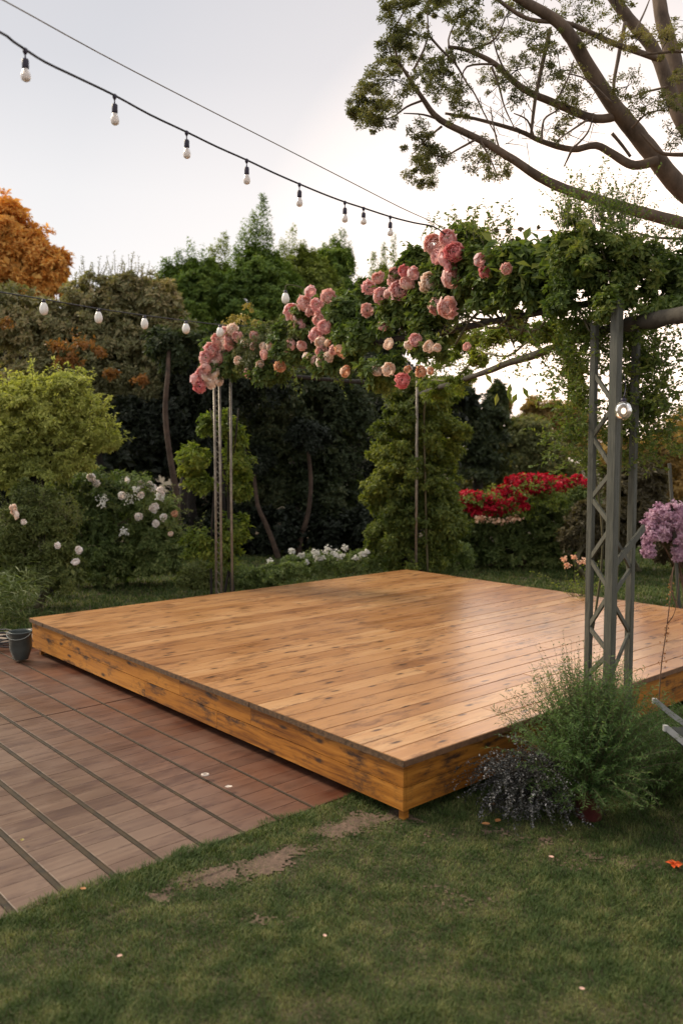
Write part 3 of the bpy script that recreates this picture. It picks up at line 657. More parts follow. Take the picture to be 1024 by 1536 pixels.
def rose_mesh(mat, petals=40, ruffle=0.10, seed=1):
    """double rose head of unit radius: nested cupped petals closing on a ball, open towards -Y"""
    g = np.random.default_rng(seed); vs = []; fs = []; n0 = 0
    for k_ in range(petals):
        t = (k_ + 0.5) / petals; ang = k_ * 2.39996 + g.normal() * 0.2
        rad = 0.16 + 0.74 * t ** 0.8; th_open = 0.15 + 1.15 * t + g.normal() * 0.1; th_base = min(2.6, th_open + 1.5); wid = 1.25 - 0.35 * t
        for i in range(5):
            s_ = i / 4; th = th_base + (th_open - th_base) * s_; fl = 1 + 0.16 * max(0, s_ - 0.55) * 2
            ww = wid * (0.45 + 0.75 * math.sin(math.pi * min(0.15 + 0.68 * s_, 1)))
            for j in range(5):
                w_ = (j / 4 - 0.5) * ww; r_ = rad * fl * (1 + g.normal() * ruffle * 0.35 * s_) * (1 + 0.07 * (abs(w_) > 0.3) * s_)
                tt = th + 0.22 * w_ * w_ + g.normal() * ruffle * 0.35 * s_
                vs.append((r_ * math.sin(tt) * math.cos(ang + w_), -r_ * math.cos(tt) * 0.82, r_ * math.sin(tt) * math.sin(ang + w_)))
        for i in range(4):
            for j in range(4):
                a = n0 + i * 5 + j; fs.append((a, a + 1, a + 6, a + 5))
        n0 += 25
    me = bpy.data.meshes.new('rose'); me.from_pydata(vs, [], fs); me.materials.append(M[mat]); me.update()
    for p_ in me.polygons: p_.use_smooth = True
    return me
RM = {c: [rose_mesh(c, 34, 0.16, s_) for s_ in (1, 2, 3)] for c in ('pink', 'palepink', 'coral', 'peach', 'cream', 'whiterose')}
def rose(parent, p, r, c, name='rose'):
    o = bpy.data.objects.new(name, random.choice(RM[c])); col.objects.link(o); o.parent = parent
    o.location = tuple(np.array(p) - np.array(parent['_base'])); o.scale = (r, r * 0.95, r * random.uniform(0.9, 1.02))
    o.rotation_euler = (rng.normal() * 0.35 + 0.12, rng.uniform(0, 6.28), rng.normal() * 0.45)
    return o
roses = """294 569 9 pink,300 580 9 coral,309 537 9 pink,308 552 9 pink,316 523 9 pink,324 552 8 peach,327 538 8 pink,311 565 8 palepink,327 510 9 palepink,338 499 9 palepink,344 516 8 palepink,333 530 9 palepink,328 571 7 peach,349 494 8 palepink,316 574 8 peach,320 545 8 palepink,382 504 7 palepink,396 532 7 palepink,357 541 6 cream,390 547 6 peach,373 560 7 pink,420 549 8 peach,394 519 5 cream,
437 468 11 pink,465 437 8 pink,492 445 10 palepink,456 455 11 pink,475 457 9 pink,449 488 9 pink,478 479 9 pink,487 490 10 pink,474 503 11 pink,437 517 8 pink,452 519 7 pink,481 514 8 palepink,492 514 6 peach,483 529 9 palepink,493 535 7 peach,459 535 6 peach,511 527 10 peach,481 545 8 peach,517 557 8 peach,466 466 8 pink,445 478 8 palepink,
553 431 10 pink,567 417 9 pink,571 443 11 pink,598 436 13 pink,593 413 10 pink,606 407 9 coral,619 410 9 pink,551 465 9 pink,574 489 7 pink,583 516 8 cream,612 518 7 palepink,623 510 9 pink,643 520 8 cream,582 554 9 cream,566 556 8 cream,611 554 5 peach,603 571 11 coral,631 558 8 peach,645 556 5 peach,590 425 9 pink,
650 368 14 pink,671 358 12 pink,681 378 13 coral,668 388 12 pink,655 385 10 pink,675 398 11 coral,644 425 15 cream,675 418 14 palepink,654 459 11 pink,670 461 15 pink,718 390 9 pink,726 409 8 coral,759 403 8 pink,700 520 6 palepink,655 522 6 cream,335 515 9 palepink,345 507 8 pink,322 560 8 palepink,304 560 8 pink,356 505 7 palepink,366 515 6 cream,405 520 6 cream,380 520 6 palepink,430 530 6 peach,470 540 6 palepink,500 525 7 palepink,610 425 10 pink,585 440 9 palepink,660 375 10 palepink"""
for line in roses.replace('\n', '').split(','):
    px, py, r, c = line.split(); px, py, r = float(px), float(py), float(r)
    if c == 'pink' and random.random() < 0.3: c = 'palepink'
    elif c in ('palepink', 'peach') and random.random() < 0.25: c = 'cream'
    d = dAD(px) - (0.33 if px < 360 else 0.27) - rng.uniform(0, 0.05)
    rose(cr, P(px, py, d), r * d / FPX * 1.27, c)

# yellow tips on the far end
L = Leaves(); L.blobs(adb([(345, 485, 12, 6), (365, 478, 10, 8), (372, 462, 7, 8), (350, 478, 5, 6), (385, 486, 8, 5)]), 420, 0.035, sub=0.4, aspect=0.6); L.build('yellow_leaves', M['l_yellow'], cr)

# vine over the tower
vt = thing('climbing_vine', 'leafy green vine smothering the top of the lattice tower at right', 'vine', (Pm[0] + 0.05, Pm[1] + 0.12, 0))
L = Leaves(); stems = MB()
vb = pb([(860, 365, 40, 34), (900, 370, 45, 40), (940, 400, 50, 40), (985, 420, 45, 38), (1030, 430, 40, 45), (865, 420, 32, 30), (1020, 400, 35, 25), (960, 380, 30, 22), (905, 430, 24, 45), (935, 440, 20, 30), (1000, 455, 34, 16), (840, 450, 22, 30), (1060, 400, 50, 60), (860, 400, 40, 40)], 4.75, 1.6)
L.blobs(vb, 24000, 0.034, sub=0.2, shell=0.3, dens=0.6, aspect=0.5, droop=0.3)
L.blobs(pb([(850, 490, 30, 40), (935, 500, 12, 22), (870, 500, 14, 30), (866, 600, 16, 30), (925, 640, 24, 30), (935, 590, 18, 20), (960, 620, 22, 26), (975, 468, 34, 13, -0.4), (1015, 458, 26, 12, -0.5), (915, 455, 20, 24, -0.4), (900, 470, 14, 16, -0.35), (965, 540, 24, 30), (985, 600, 16, 20)], 4.9, 1.2), 6500, 0.030, sub=0.35, shell=0.2, aspect=0.5)
for _ in range(760):   # airy fringe beside and below
    px = rng.choice([rng.uniform(838, 880), rng.uniform(925, 1010), rng.uniform(930, 1000), rng.uniform(850, 960)]); py = rng.uniform(480, 690) if px > 925 or px < 880 else rng.uniform(460, 520)
    spray(L, stems, P(px, py, 4.95 + rng.normal() * 0.15), (rng.normal(), rng.normal() * 0.5, rng.normal() * 0.7 - 0.3), rng.uniform(0.08, 0.22), 14, 0.032, 0.55, 0.8, r=0.0018)
for _ in range(130):    # wisps rising above
    px = rng.uniform(835, 960); spray(L, stems, P(px, rng.uniform(330, 350), 4.75 + rng.normal() * 0.15), (rng.normal() * 0.35, rng.normal() * 0.3, 1), rng.uniform(0.1, 0.36), 20, 0.022, 0.5, 0.6, r=0.0022)
for _ in range(60):
    px = rng.uniform(930, 1030); spray(L, stems, P(px, rng.uniform(350, 390), 4.7 + rng.normal() * 0.15), (rng.normal() * 0.6, rng.normal() * 0.3, 0.7), rng.uniform(0.06, 0.2), 12, 0.022, 0.5, 0.6, r=0.002)
limb(stems, [(Pm[0] + 0.05, Pm[1] + 0.12, 0), P(925, 800, 4.65), P(930, 600, 4.7), P(918, 440, 4.7), P(900, 370, 4.7)], 0.014, 0.006, 6)
limb(stems, [P(930, 640, 4.75), P(950, 560, 4.85), P(1000, 540, 4.9), P(1012, 500, 4.9)], 0.004, 0.002, 4)
L.build('foliage', M['l_arbor'], vt); stems.build('stems', M['stem'], vt, True)

# thinner vine along the rear beam C-D
def dCD(px):
    k_ = (px - 512) / FPX; ax, ay = C0; dx, dy = D0 - C0; t = (k_ * ay - ax) / (dx - k_ * dy); return ay + dy * t
vc = thing('ivy', 'bushy yellow-green ivy column covering the rear centre post of the pergola', 'ivy', (C0[0], C0[1], 0))
L = Leaves(); cb_ = pb([(612, 620, 42, 50), (590, 670, 38, 45), (650, 660, 44, 50), (620, 700, 55, 50), (585, 740, 40, 45), (655, 730, 40, 50), (625, 780, 62, 50), (585, 800, 38, 42), (665, 790, 36, 50), (625, 830, 60, 30), (690, 650, 18, 14), (560, 745, 18, 10), (640, 590, 44, 36)], 11.15)
L.blobs(cb_, 62000, 0.056, sub=0.2, shell=0.5, aspect=0.5, droop=0.5); L.build('foliage', M['l_ivy'], vc)
m_ = MB()
for k_ in range(5): limb(m_, [(C0[0] + rng.normal() * 0.15, C0[1] + 0.2, 0), (C0[0] + rng.normal() * 0.12, C0[1] + 0.1, 1.2), (C0[0] + rng.normal() * 0.1, C0[1], 2.5)], 0.03, 0.012, 6)
m_.build('stems', M['bark_dark'], vc, True)
vr = thing('climbing_vine', 'sparse backlit vine hanging along the rear beam above the gap of sky', 'vine', (C0[0] + 0.15, C0[1] - 0.3, 0))
L = Leaves(); stems = MB(); bl = []
for px, py, rx, ry in ((665, 540, 28, 34), (690, 520, 26, 26), (715, 510, 24, 22), (745, 505, 24, 20), (775, 500, 24, 20), (805, 505, 22, 18), (830, 500, 24, 24), (690, 570, 26, 26), (655, 590, 26, 26), (715, 540, 16, 12), (850, 520, 16, 20), (860, 560, 12, 26)):
    bl += pb([(px, py, rx, ry)], dCD(px))
L.blobs(bl, 15000, 0.042, sub=0.35, shell=0.2, aspect=0.45)
for _ in range(70):
    px = rng.uniform(650, 860); spray(L, stems, P(px, 525 + rng.normal() * 10, dCD(px)), (rng.normal() * 0.7, rng.normal() * 0.4, rng.normal() * 0.6 - 0.3), rng.uniform(0.1, 0.28), 12, 0.034, 0.5, 0.7, r=0.002)
pts_ = [(C0[0] + 0.15, C0[1] - 0.3, 0), (C0[0] + 0.1, C0[1] - 0.3, 1.4), (C0[0] + 0.08, C0[1] - 0.5, 2.6)] + [np.array([P(q, 500, dCD(q))[0], dCD(q), 2.62 + rng.normal() * 0.04]) for q in (680, 720, 760, 800, 850)]
limb(stems, pts_, 0.014, 0.006, 6)
L.build('foliage', M['l_vine'], vr); stems.build('stems', M['stem'], vr, True)

# vine at the foot of the left posts
va = thing('climbing_vine', 'pale green shrubby vine growing behind the left pair of rod posts', 'vine', (A0[0], A0[1] + 0.35, 0))
L = Leaves(); L.blobs(pb([(312, 640, 16, 22), (292, 690, 22, 30), (300, 725, 24, 24), (352, 665, 16, 30), (358, 700, 20, 34), (360, 735, 16, 22), (350, 795, 22, 34), (300, 815, 26, 32), (335, 830, 24, 26), (340, 640, 12, 26), (280, 705, 12, 10)], 9.6), 15000, 0.055, sub=0.27, shell=0.35, aspect=0.5)
L.build('foliage', M['l_vine'], va); m_ = MB()
for k_ in range(4): limb(m_, [(A0[0] + rng.normal() * 0.1, A0[1] + 0.35, 0), (A0[0] + rng.normal() * 0.1, A0[1] + 0.4, 1.0), (A0[0] + rng.normal() * 0.12, A0[1] + 0.3, 2.3)], 0.016, 0.008, 6)
m_.build('stems', M['bark_dark'], va, True)

# ------------------------------------------------------------------ trees behind
G_T = 'trees and conifers behind the garden'
tree('autumn_tree', 'orange autumn tree at the far left behind the other trees', 'tree', pb([(8, 335, 34, 42), (45, 375, 38, 38), (15, 400, 55, 42), (78, 405, 26, 32), (-40, 370, 60, 70), (55, 425, 45, 25), (-20, 460, 60, 50)], 18), 30000, 0.11, M['l_orange'], 0.16, sub=0.2)
tb = pb([(140, 455, 50, 38), (195, 440, 36, 30), (235, 455, 38, 38), (110, 500, 70, 50), (190, 510, 60, 55), (50, 490, 70, 50), (0, 480, 60, 60), (250, 520, 50, 55), (170, 570, 80, 50), (80, 560, 80, 50), (240, 590, 50, 50)], 15.5)
ot = tree('brown_green_tree', 'wide grey brown-green tree with orange tinged patches above the lime bush', 'tree', tb, 75000, 0.085, M['l_brown'], 0.16, sub=0.16, shell=0.7)
L = Leaves(); L.blobs(pb([(125, 515, 26, 14), (85, 520, 16, 12), (150, 528, 14, 10), (110, 540, 12, 14), (165, 562, 12, 8), (210, 570, 14, 8), (90, 545, 8, 12), (12, 485, 12, 8)], 14.1), 1500, 0.075, sub=0.4, shell=0.2); L.build('autumn_leaves', M['l_autumn'], ot)
L = Leaves(); stems = MB()
for _ in range(60):
    px = rng.choice([rng.uniform(110, 180), rng.uniform(180, 235)]); spray(L, stems, P(px, 425 + rng.normal() * 6, 15.5 + rng.normal() * 0.2), (rng.normal() * 0.2, 0, 1), rng.uniform(0.2, 0.5), 14, 0.05, 0.4, 0.3, r=0.008)
L.build('twig_leaves', M['l_brown'], ot); stems.build('twigs', M['bark'], ot)

def conifer(label, tips, base, mass, d, mat, total, size=0.085):
    """dense evergreen whose crown breaks into upright spires"""
    bl = pb(mass, d); b0 = P(base, 700, d); root = thing('evergreen_tree', label, 'tree', (b0[0], b0[1], 0.0), G_T)
    trunk_of(root, np.array((b0[0], b0[1], 0.0)), bl, 0.16, M['bark_dark'], 3); L = Leaves()
    L.blobs(bl, int(total * 0.9), size, sub=0.15, shell=0.55, up=0.7, aspect=0.4, dens=0.9)
    k = d / FPX; sp_ = list(tips)
    for (px, py, rx, ry) in mass:          # small upright tufts break the outline
        for _ in range(9):
            q = rng.uniform(-1, 1); sp_.append((px + q * rx, py - ry * math.sqrt(1 - q * q) - rng.uniform(2, 12), rng.uniform(3, 7), py - ry * math.sqrt(1 - q * q) + 18))
    per = max(16, int(total * 0.7 / (len(sp_) * 34)))
    for (px, ty, w_, by) in sp_:
        K = 40; t = np.sort(rng.random(K)) ** 0.8; a = rng.uniform(0, 6.28, K); rad = (0.8 + (w_ - 0.8) * t) * k * rng.uniform(0.3, 1.0, K)
        top = P(px, ty, d); c = np.stack([top[0] + rad * np.cos(a), top[1] + rad * np.sin(a), top[2] - t * (by - ty) * k], -1)
        L.clumps(c, (0.07 + 0.15 * t) * (w_ / 10) ** 0.4, np.stack([np.full(K, top[0]), np.full(K, top[1]), c[:, 2] - 0.3], -1), per, size * 0.9, aspect=0.38, up=0.6, droop=-1.0, flat=1.8)
    L.build('crown', mat, root); return root
conifer('evergreen with rounded light top, leftmost of the conifers', [(248, 392, 16, 430), (286, 362, 20, 430), (268, 380, 14, 420), (305, 372, 16, 430)], 275, [(265, 440, 36, 32), (300, 430, 34, 34), (290, 480, 50, 40)], 20, M['l_conifer'], 26000)
conifer('evergreen with two thin spires beside the tallest tip', [(328, 358, 9, 430), (338, 350, 9, 430), (318, 372, 10, 430)], 330, [(330, 440, 30, 36), (335, 490, 44, 44)], 21, M['l_pine'], 18000)
conifer('tallest dark evergreen ending in a forked spire near the centre', [(395, 294, 8, 345), (381, 322, 9, 370), (366, 336, 12, 390), (402, 345, 18, 400), (385, 350, 22, 410), (356, 372, 16, 410)], 385, [(385, 420, 42, 42), (360, 450, 36, 40), (410, 440, 40, 40), (385, 500, 56, 50)], 20, M['l_conifer'], 38000)
conifer('yellow-green evergreen with pointed top right of the tallest one', [(440, 342, 12, 400), (424, 362, 14, 400), (455, 366, 15, 410), (470, 378, 14, 410)], 445, [(445, 410, 34, 32), (430, 460, 48, 44), (470, 440, 40, 40), (475, 420, 26, 24)], 21, M['l_pine'], 30000)
conifer('dark evergreen at the end of the conifer row above the roses', [(514, 342, 9, 400), (500, 356, 12, 400), (524, 368, 9, 410), (486, 366, 12, 400)], 505, [(500, 400, 28, 28), (505, 440, 36, 40), (500, 490, 50, 50)], 22, M['l_conifer'], 22000)
conifer('slim distant conifer seen just above the garland', [(590, 352, 5, 420), (575, 366, 5, 420), (560, 378, 5, 420)], 580, [(578, 430, 24, 26), (585, 490, 40, 50)], 25, M['l_pine'], 9000)

# shaded trees under and between
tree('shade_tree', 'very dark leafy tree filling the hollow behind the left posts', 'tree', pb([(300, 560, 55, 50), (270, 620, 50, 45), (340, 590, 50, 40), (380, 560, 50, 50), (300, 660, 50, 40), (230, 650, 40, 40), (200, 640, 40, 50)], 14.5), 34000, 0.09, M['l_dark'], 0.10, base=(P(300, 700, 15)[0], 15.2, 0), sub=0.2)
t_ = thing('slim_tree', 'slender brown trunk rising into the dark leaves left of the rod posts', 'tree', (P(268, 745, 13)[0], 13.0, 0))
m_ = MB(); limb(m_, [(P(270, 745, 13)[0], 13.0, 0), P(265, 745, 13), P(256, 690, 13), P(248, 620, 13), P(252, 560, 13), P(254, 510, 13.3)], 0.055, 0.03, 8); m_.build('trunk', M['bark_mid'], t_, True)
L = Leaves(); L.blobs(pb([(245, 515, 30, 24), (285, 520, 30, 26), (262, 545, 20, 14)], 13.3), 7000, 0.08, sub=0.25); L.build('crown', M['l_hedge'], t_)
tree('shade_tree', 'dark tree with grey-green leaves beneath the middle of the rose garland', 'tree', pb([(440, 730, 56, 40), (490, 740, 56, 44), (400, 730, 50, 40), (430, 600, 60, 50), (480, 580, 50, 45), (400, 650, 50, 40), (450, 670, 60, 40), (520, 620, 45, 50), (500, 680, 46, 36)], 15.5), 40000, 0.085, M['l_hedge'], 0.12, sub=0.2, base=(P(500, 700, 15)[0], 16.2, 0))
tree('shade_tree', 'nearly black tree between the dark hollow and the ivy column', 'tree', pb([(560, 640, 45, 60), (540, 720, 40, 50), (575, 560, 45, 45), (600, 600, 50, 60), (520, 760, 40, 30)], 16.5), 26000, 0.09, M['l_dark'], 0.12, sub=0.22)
t_ = thing('young_tree', 'thin bare curved trunk leaning right inside the dark hollow', 'tree', (P(452, 820, 14.6)[0], 14.6, 0))
m_ = MB(); limb(m_, [(P(448, 840, 14.6)[0], 14.6, 0), P(450, 810, 14.6), P(462, 770, 14.6), P(466, 720, 14.6), P(460, 660, 14.6)], 0.055, 0.03, 7); m_.build('trunk', M['bark_mid'], t_, True)
t_2 = thing('young_tree', 'thin bare curved trunk leaning left inside the dark hollow', 'tree', (P(416, 838, 14.2)[0], 14.2, 0))
m_ = MB(); limb(m_, [(P(418, 845, 14.2)[0], 14.2, 0), P(410, 815, 14.2), P(398, 785, 14.2), P(386, 755, 14.2), P(380, 700, 14.4)], 0.05, 0.03, 7); m_.build('trunk', M['bark_mid'], t_2, True)
for q, px, py in ((t_, 462, 655), (t_2, 378, 690)):
    L = Leaves(); L.blobs(pb([(px, py, 34, 26)], 14.5), 5000, 0.08, sub=0.25); L.build('crown', M['l_dark'], q)
# dense far wood as one mass
fw = Leaves(); bl = []
for px in range(-160, 660, 40): bl += pb([(px, 700 + rng.normal() * 10, 46, 70), (px + 20, 620 + rng.normal() * 10, 46, 60), (px + 10, 790, 46, 60)], 23 + rng.uniform(-1, 1), 0.6)
for px in range(-160, 600, 45): bl += pb([(px, 530 + rng.normal() * 8, 46, 55)], 24, 0.6)
bl += pb([(157, 688, 30, 26), (120, 690, 26, 26)], 20)
fw.blobs(bl, 115000, 0.26, sub=0.28, shell=0.4, aspect=0.6)
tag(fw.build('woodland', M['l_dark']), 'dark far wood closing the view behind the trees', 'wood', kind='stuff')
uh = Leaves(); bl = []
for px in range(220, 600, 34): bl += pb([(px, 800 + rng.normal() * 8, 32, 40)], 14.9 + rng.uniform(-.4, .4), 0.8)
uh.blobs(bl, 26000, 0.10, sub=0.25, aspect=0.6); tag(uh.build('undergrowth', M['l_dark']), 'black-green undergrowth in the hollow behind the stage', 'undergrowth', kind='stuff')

# lime tree and bushes at left
L_lime = pb([(60, 605, 55, 36), (95, 578, 34, 18), (20, 610, 45, 36), (118, 615, 34, 26), (130, 650, 34, 26), (158, 662, 20, 18), (80, 650, 50, 34), (20, 665, 55, 40), (60, 695, 50, 34), (110, 690, 36, 24), (0, 710, 45, 30), (-50, 650, 60, 80), (45, 580, 22, 14)], 10.6)
tree('lime_tree', 'bright yellow-green small tree at the left edge above the white roses', 'tree', L_lime, 85000, 0.055, M['l_lime'], 0.09, sub=0.2, shell=0.6, aspect=0.42, droop=0.5, flat=0.55)
lt_ = [o for o in bpy.data.objects if o.name == 'lime_tree'][0]
def spray_l(L, mb, p, d, length):   # leafy shoots that roughen the outline
    p = np.array(p, float); d = unit(np.array(d, float)); n = 16; t = np.linspace(0.1, 1, n)[:, None]; bend = rng.normal(size=3) * 0.12
    q = p + d * length * t + bend * length * t * t; L.add(q, rng.normal(size=(n, 3)) * 0.5 + np.array([0, 0, 0.8]), rng.normal(size=(n, 3)) + d * 0.6 + np.array([0, 0, -0.5]), 0.06 * rng.uniform(0.6, 1.2, n), 0.022)
    mb.tube([p, p + d * length * 0.5 + bend * length * 0.25, p + d * length + bend * length], [0.006, 0.004, 0.002], 3, False)
L = Leaves(); stems = MB()
for b in L_lime:
    for _ in range(26):
        q = unit(rng.normal(size=3)); q[2] = abs(q[2]) * 0.9 - 0.15; q = unit(q); spray_l(L, stems, np.array(b[:3]) + q * np.array(b[3:6]) * 0.9, q + np.array([0, 0, 0.35]), rng.uniform(0.12, 0.26))
L.build('shoots', M['l_lime'], lt_); stems.build('twigs', M['stem'], lt_)
def bush(name, label, blobs, total, size, mat, **kw):
    kw.setdefault('sub', 0.2); kw.setdefault('shell', 0.7)
    return tree(name, label, 'shrub', blobs, total, size, M[mat], 0.05, 'stem', part='foliage', **kw)
wb = bush('rose_bush', 'large rounded rose bush dotted with white blooms near the stage corner', pb([(135, 738, 46, 32), (195, 752, 56, 46), (245, 830, 34, 44), (235, 790, 38, 48), (150, 800, 64, 60), (215, 830, 50, 46), (110, 790, 36, 50), (160, 850, 60, 34), (90, 740, 26, 24)], 11.3), 46000, 0.055, 'l_bush', aspect=0.4, droop=0.5)
lb = bush('rose_bush', 'tall loose bush with a few pale roses at the left edge', pb([(55, 780, 34, 40), (85, 800, 30, 44), (20, 800, 36, 44), (100, 855, 30, 40), (50, 860, 50, 44), (0, 850, 40, 60), (40, 745, 22, 22), (70, 760, 20, 26)], 9.7), 38000, 0.045, 'l_bush2', aspect=0.35)
L = Leaves(); stems = MB()
for _ in range(130):
    px = rng.uniform(0, 125); py = 740 + abs(px - 60) * 0.5 + rng.normal() * 8
    spray(L, stems, P(px, py + 14, 9.6 + rng.normal() * 0.15), (rng.normal() * 0.4, rng.normal() * 0.3, 1), rng.uniform(0.12, 0.3), 18, 0.035, 0.3, 0.5, r=0.002)
L.build('shoots', M['l_bush2'], lb); stems.build('stems', M['stem'], lb)
L = Leaves(); stems = MB()
for _ in range(140):
    a = rng.uniform(0, math.pi); px = 170 + 95 * math.cos(a) + rng.normal() * 12; py = 790 - 80 * math.sin(a) + abs(rng.normal()) * 25
    spray(L, stems, P(px, py + 8, 11.0 + rng.normal() * 0.3), (rng.normal() * 0.5 + (px - 170) / 160, rng.normal() * 0.3 - 0.2, 0.7), rng.uniform(0.12, 0.28), 16, 0.045, 0.3, 0.6, 0.6, r=0.002)
L.build('shoots', M['l_bush2'], wb); stems.build('stems', M['stem'], wb)
for s_ in "137 716 7,145 725 6,191 721 6,212 727 6,225 726 5,230 733 6,183 743 6,212 743 5,232 762 7,208 775 6,245 776 6,234 785 6,241 742 6,240 735 5".split(','):
    px, py, r = map(float, s_.split()); rose(wb, P(px, py, 10.75 + (0.25 if py < 735 else 0)), r * 12.5 / FPX, 'whiterose')
rose(wb, P(262, 771, 10.8), 6 * 11 / FPX, 'peach'); rose(wb, P(256, 801, 10.8), 5 * 11 / FPX, 'cream')
for s_ in "20 761 6,25 773 7,36 783 5,87 818 6,119 825 7,114 843 7,22 768 6".split(','):
    px, py, r = map(float, s_.split()); rose(lb, P(px, py, 9.2), r * 9.2 / FPX, 'whiterose' if px > 30 else 'cream')
L = Leaves(); L.blobs(pb([(155, 752, 9, 16), (193, 750, 13, 12), (188, 798, 10, 7), (240, 745, 6, 8), (205, 735, 8, 5)], 10.7), 260, 0.03, sub=0.4, shell=0.1, aspect=0.8); L.build('small_blossoms', M['l_white'], wb)
sp = thing('strappy_plant', 'clump of long pale strappy leaves at the left edge beside the path', 'plant', (P(15, 925, 8.9)[0], 8.9, 0))
L = Leaves()
for _ in range(420):
    p0 = np.array([P(rng.uniform(-30, 45), 900, 8.9)[0], 8.9 + rng.normal() * 0.12, rng.uniform(0.02, 0.45)]); d_ = np.array([rng.normal() * 0.8, rng.normal() * 0.6 - 0.2, rng.uniform(0.1, 1.0)])
    L.add(p0, np.array([0, 0, 1.0]) + rng.normal(size=3) * 0.3, d_, rng.uniform(0.14, 0.3), 0.014)
    L.add(p0 + unit(d_) * 0.22, np.array([0, 0, 1.0]) + rng.normal(size=3) * 0.3, d_ * np.array([1, 1, 0]) + np.array([0, 0, -0.7]), rng.uniform(0.10, 0.18), 0.012)
L.build('leaves', M['l_spiky'], sp)

# low planting behind the stage
G_L = 'low shrubs along the back edge of the stage'
bush('low_shrub', 'small mounded shrub at the foot of the left rod posts', pb([(300, 862, 26, 22), (330, 858, 24, 20), (280, 872, 16, 14), (320, 875, 34, 12)], 10.0), 9000, 0.035, 'l_bush2', trunk=False, inner=False, group=G_L)
bush('low_shrub', 'low leafy strip between the left posts and the white flowers', pb([(370, 866, 26, 18), (405, 864, 26, 18), (440, 860, 26, 18), (385, 878, 30, 10)], 10.5), 10000, 0.035, 'l_bush', trunk=False, inner=False, group=G_L)
ws = bush('flowering_shrub', 'low shrub topped with clustered white flowers behind the stage', pb([(470, 850, 30, 22), (505, 848, 30, 22), (540, 845, 26, 20), (440, 848, 18, 16)], 11.0), 10000, 0.035, 'l_bush', trunk=False, inner=False, group=G_L)
L = Leaves(); L.blobs(pb([(437, 827, 5, 5), (452, 832, 5, 4), (405, 843, 5, 5), (474, 830, 8, 6), (490, 824, 8, 8), (500, 830, 8, 7), (518, 822, 5, 5), (508, 835, 8, 5), (545, 832, 6, 5), (535, 838, 6, 4), (480, 838, 10, 4), (460, 843, 5, 3), (550, 828, 4, 4)], 10.8), 900, 0.03, sub=0.4, shell=0.1, aspect=0.9); L.build('blossoms', M['l_white'], ws)
bush('low_shrub', 'weedy shrub at the foot of the ivy column', pb([(575, 845, 30, 18), (610, 850, 30, 16), (650, 850, 30, 18), (685, 835, 26, 24)], 11.6), 9000, 0.04, 'l_bush', trunk=False, inner=False, group=G_L)

# right-hand hedge and red flowers
rh = bush('bougainvillea', 'dark hedge crowned with bright red bougainvillea flowers behind the stage', pb([(700, 800, 38, 40), (745, 795, 42, 45), (790, 790, 42, 50), (835, 785, 42, 50), (870, 790, 40, 50), (690, 825, 34, 26), (760, 830, 60, 26), (830, 830, 50, 24), (730, 770, 34, 30), (780, 755, 34, 28), (830, 755, 36, 28), (705, 765, 24, 20), (860, 745, 24, 20)], 13.2), 46000, 0.06, 'l_bush')
L = Leaves(); L.blobs(pb([(692, 752, 10, 12), (722, 762, 20, 16), (800, 730, 30, 12), (755, 750, 26, 18), (835, 732, 26, 12), (700, 742, 16, 8), (715, 748, 16, 13), (738, 755, 18, 12), (760, 762, 22, 9), (748, 738, 16, 8), (770, 722, 18, 9), (790, 719, 20, 9), (815, 720, 18, 9), (845, 724, 20, 12), (865, 722, 14, 10), (730, 768, 22, 6), (775, 745, 14, 6), (800, 738, 14, 6), (705, 760, 12, 8), (760, 735, 12, 6), (785, 760, 10, 5)], 12.6, 1.6), 6500, 0.05, sub=0.22, shell=0.45, aspect=0.8, dens=0.55); L.build('blossoms', M['l_red'], rh)
L = Leaves(); L.blobs(pb([(710, 752, 30, 16), (750, 750, 34, 22), (790, 735, 34, 22), (835, 735, 36, 20), (765, 770, 44, 12), (820, 755, 40, 14)], 12.55), 2600, 0.055, sub=0.25, shell=0.6, dens=0.6); L.build('flowering_shoots', M['l_vine'], rh)
L = Leaves(); L.blobs(pb([(745, 782, 20, 4), (720, 778, 10, 4), (770, 778, 12, 4)], 12.4), 160, 0.05, sub=0.4, shell=0.1, aspect=0.8); L.build('pale_blossoms', M['peach'], rh)
bush('hedge_shrub', 'olive brown shrub between the lattice tower and the purple flowers', pb([(925, 790, 36, 50), (960, 770, 36, 50), (990, 800, 36, 50), (940, 740, 30, 40), (1035, 800, 44, 60), (900, 820, 34, 34), (970, 720, 26, 36)], 12.6), 30000, 0.065, 'l_shrub')
bush('hedge_shrub', 'reddish brown twiggy bush low behind the tower', pb([(880, 770, 22, 20), (862, 800, 26, 30), (900, 780, 18, 26)], 12.0), 6000, 0.06, 'l_shrub', inner=False)
G_F = 'distant backlit trees at right'
tree('distant_tree', 'blurred green distant tree just right of the ivy column', 'tree', pb([(700, 640, 34, 46), (735, 640, 30, 46), (745, 600, 10, 26), (715, 690, 46, 40), (690, 600, 20, 30)], 27), 20000, 0.16, M['l_hedge'], 0.2, sub=0.25, group=G_F)
tree('distant_tree', 'rounded olive distant tree above the middle of the red flowers', 'tree', pb([(775, 670, 42, 36), (795, 650, 34, 30), (760, 700, 44, 30), (815, 690, 44, 36)], 29), 20000, 0.16, M['l_far'], 0.2, sub=0.25, group=G_F)
tree('distant_tree', 'golden backlit distant tree with ragged tips left of the tower', 'tree', pb([(800, 620, 18, 26), (830, 625, 26, 32), (858, 630, 26, 36), (785, 640, 16, 20), (850, 660, 34, 34), (875, 660, 40, 46), (757, 605, 7, 20), (744, 596, 7, 16)], 33), 22000, 0.16, M['l_fargold'], 0.2, sub=0.3, shell=0.4, group=G_F)
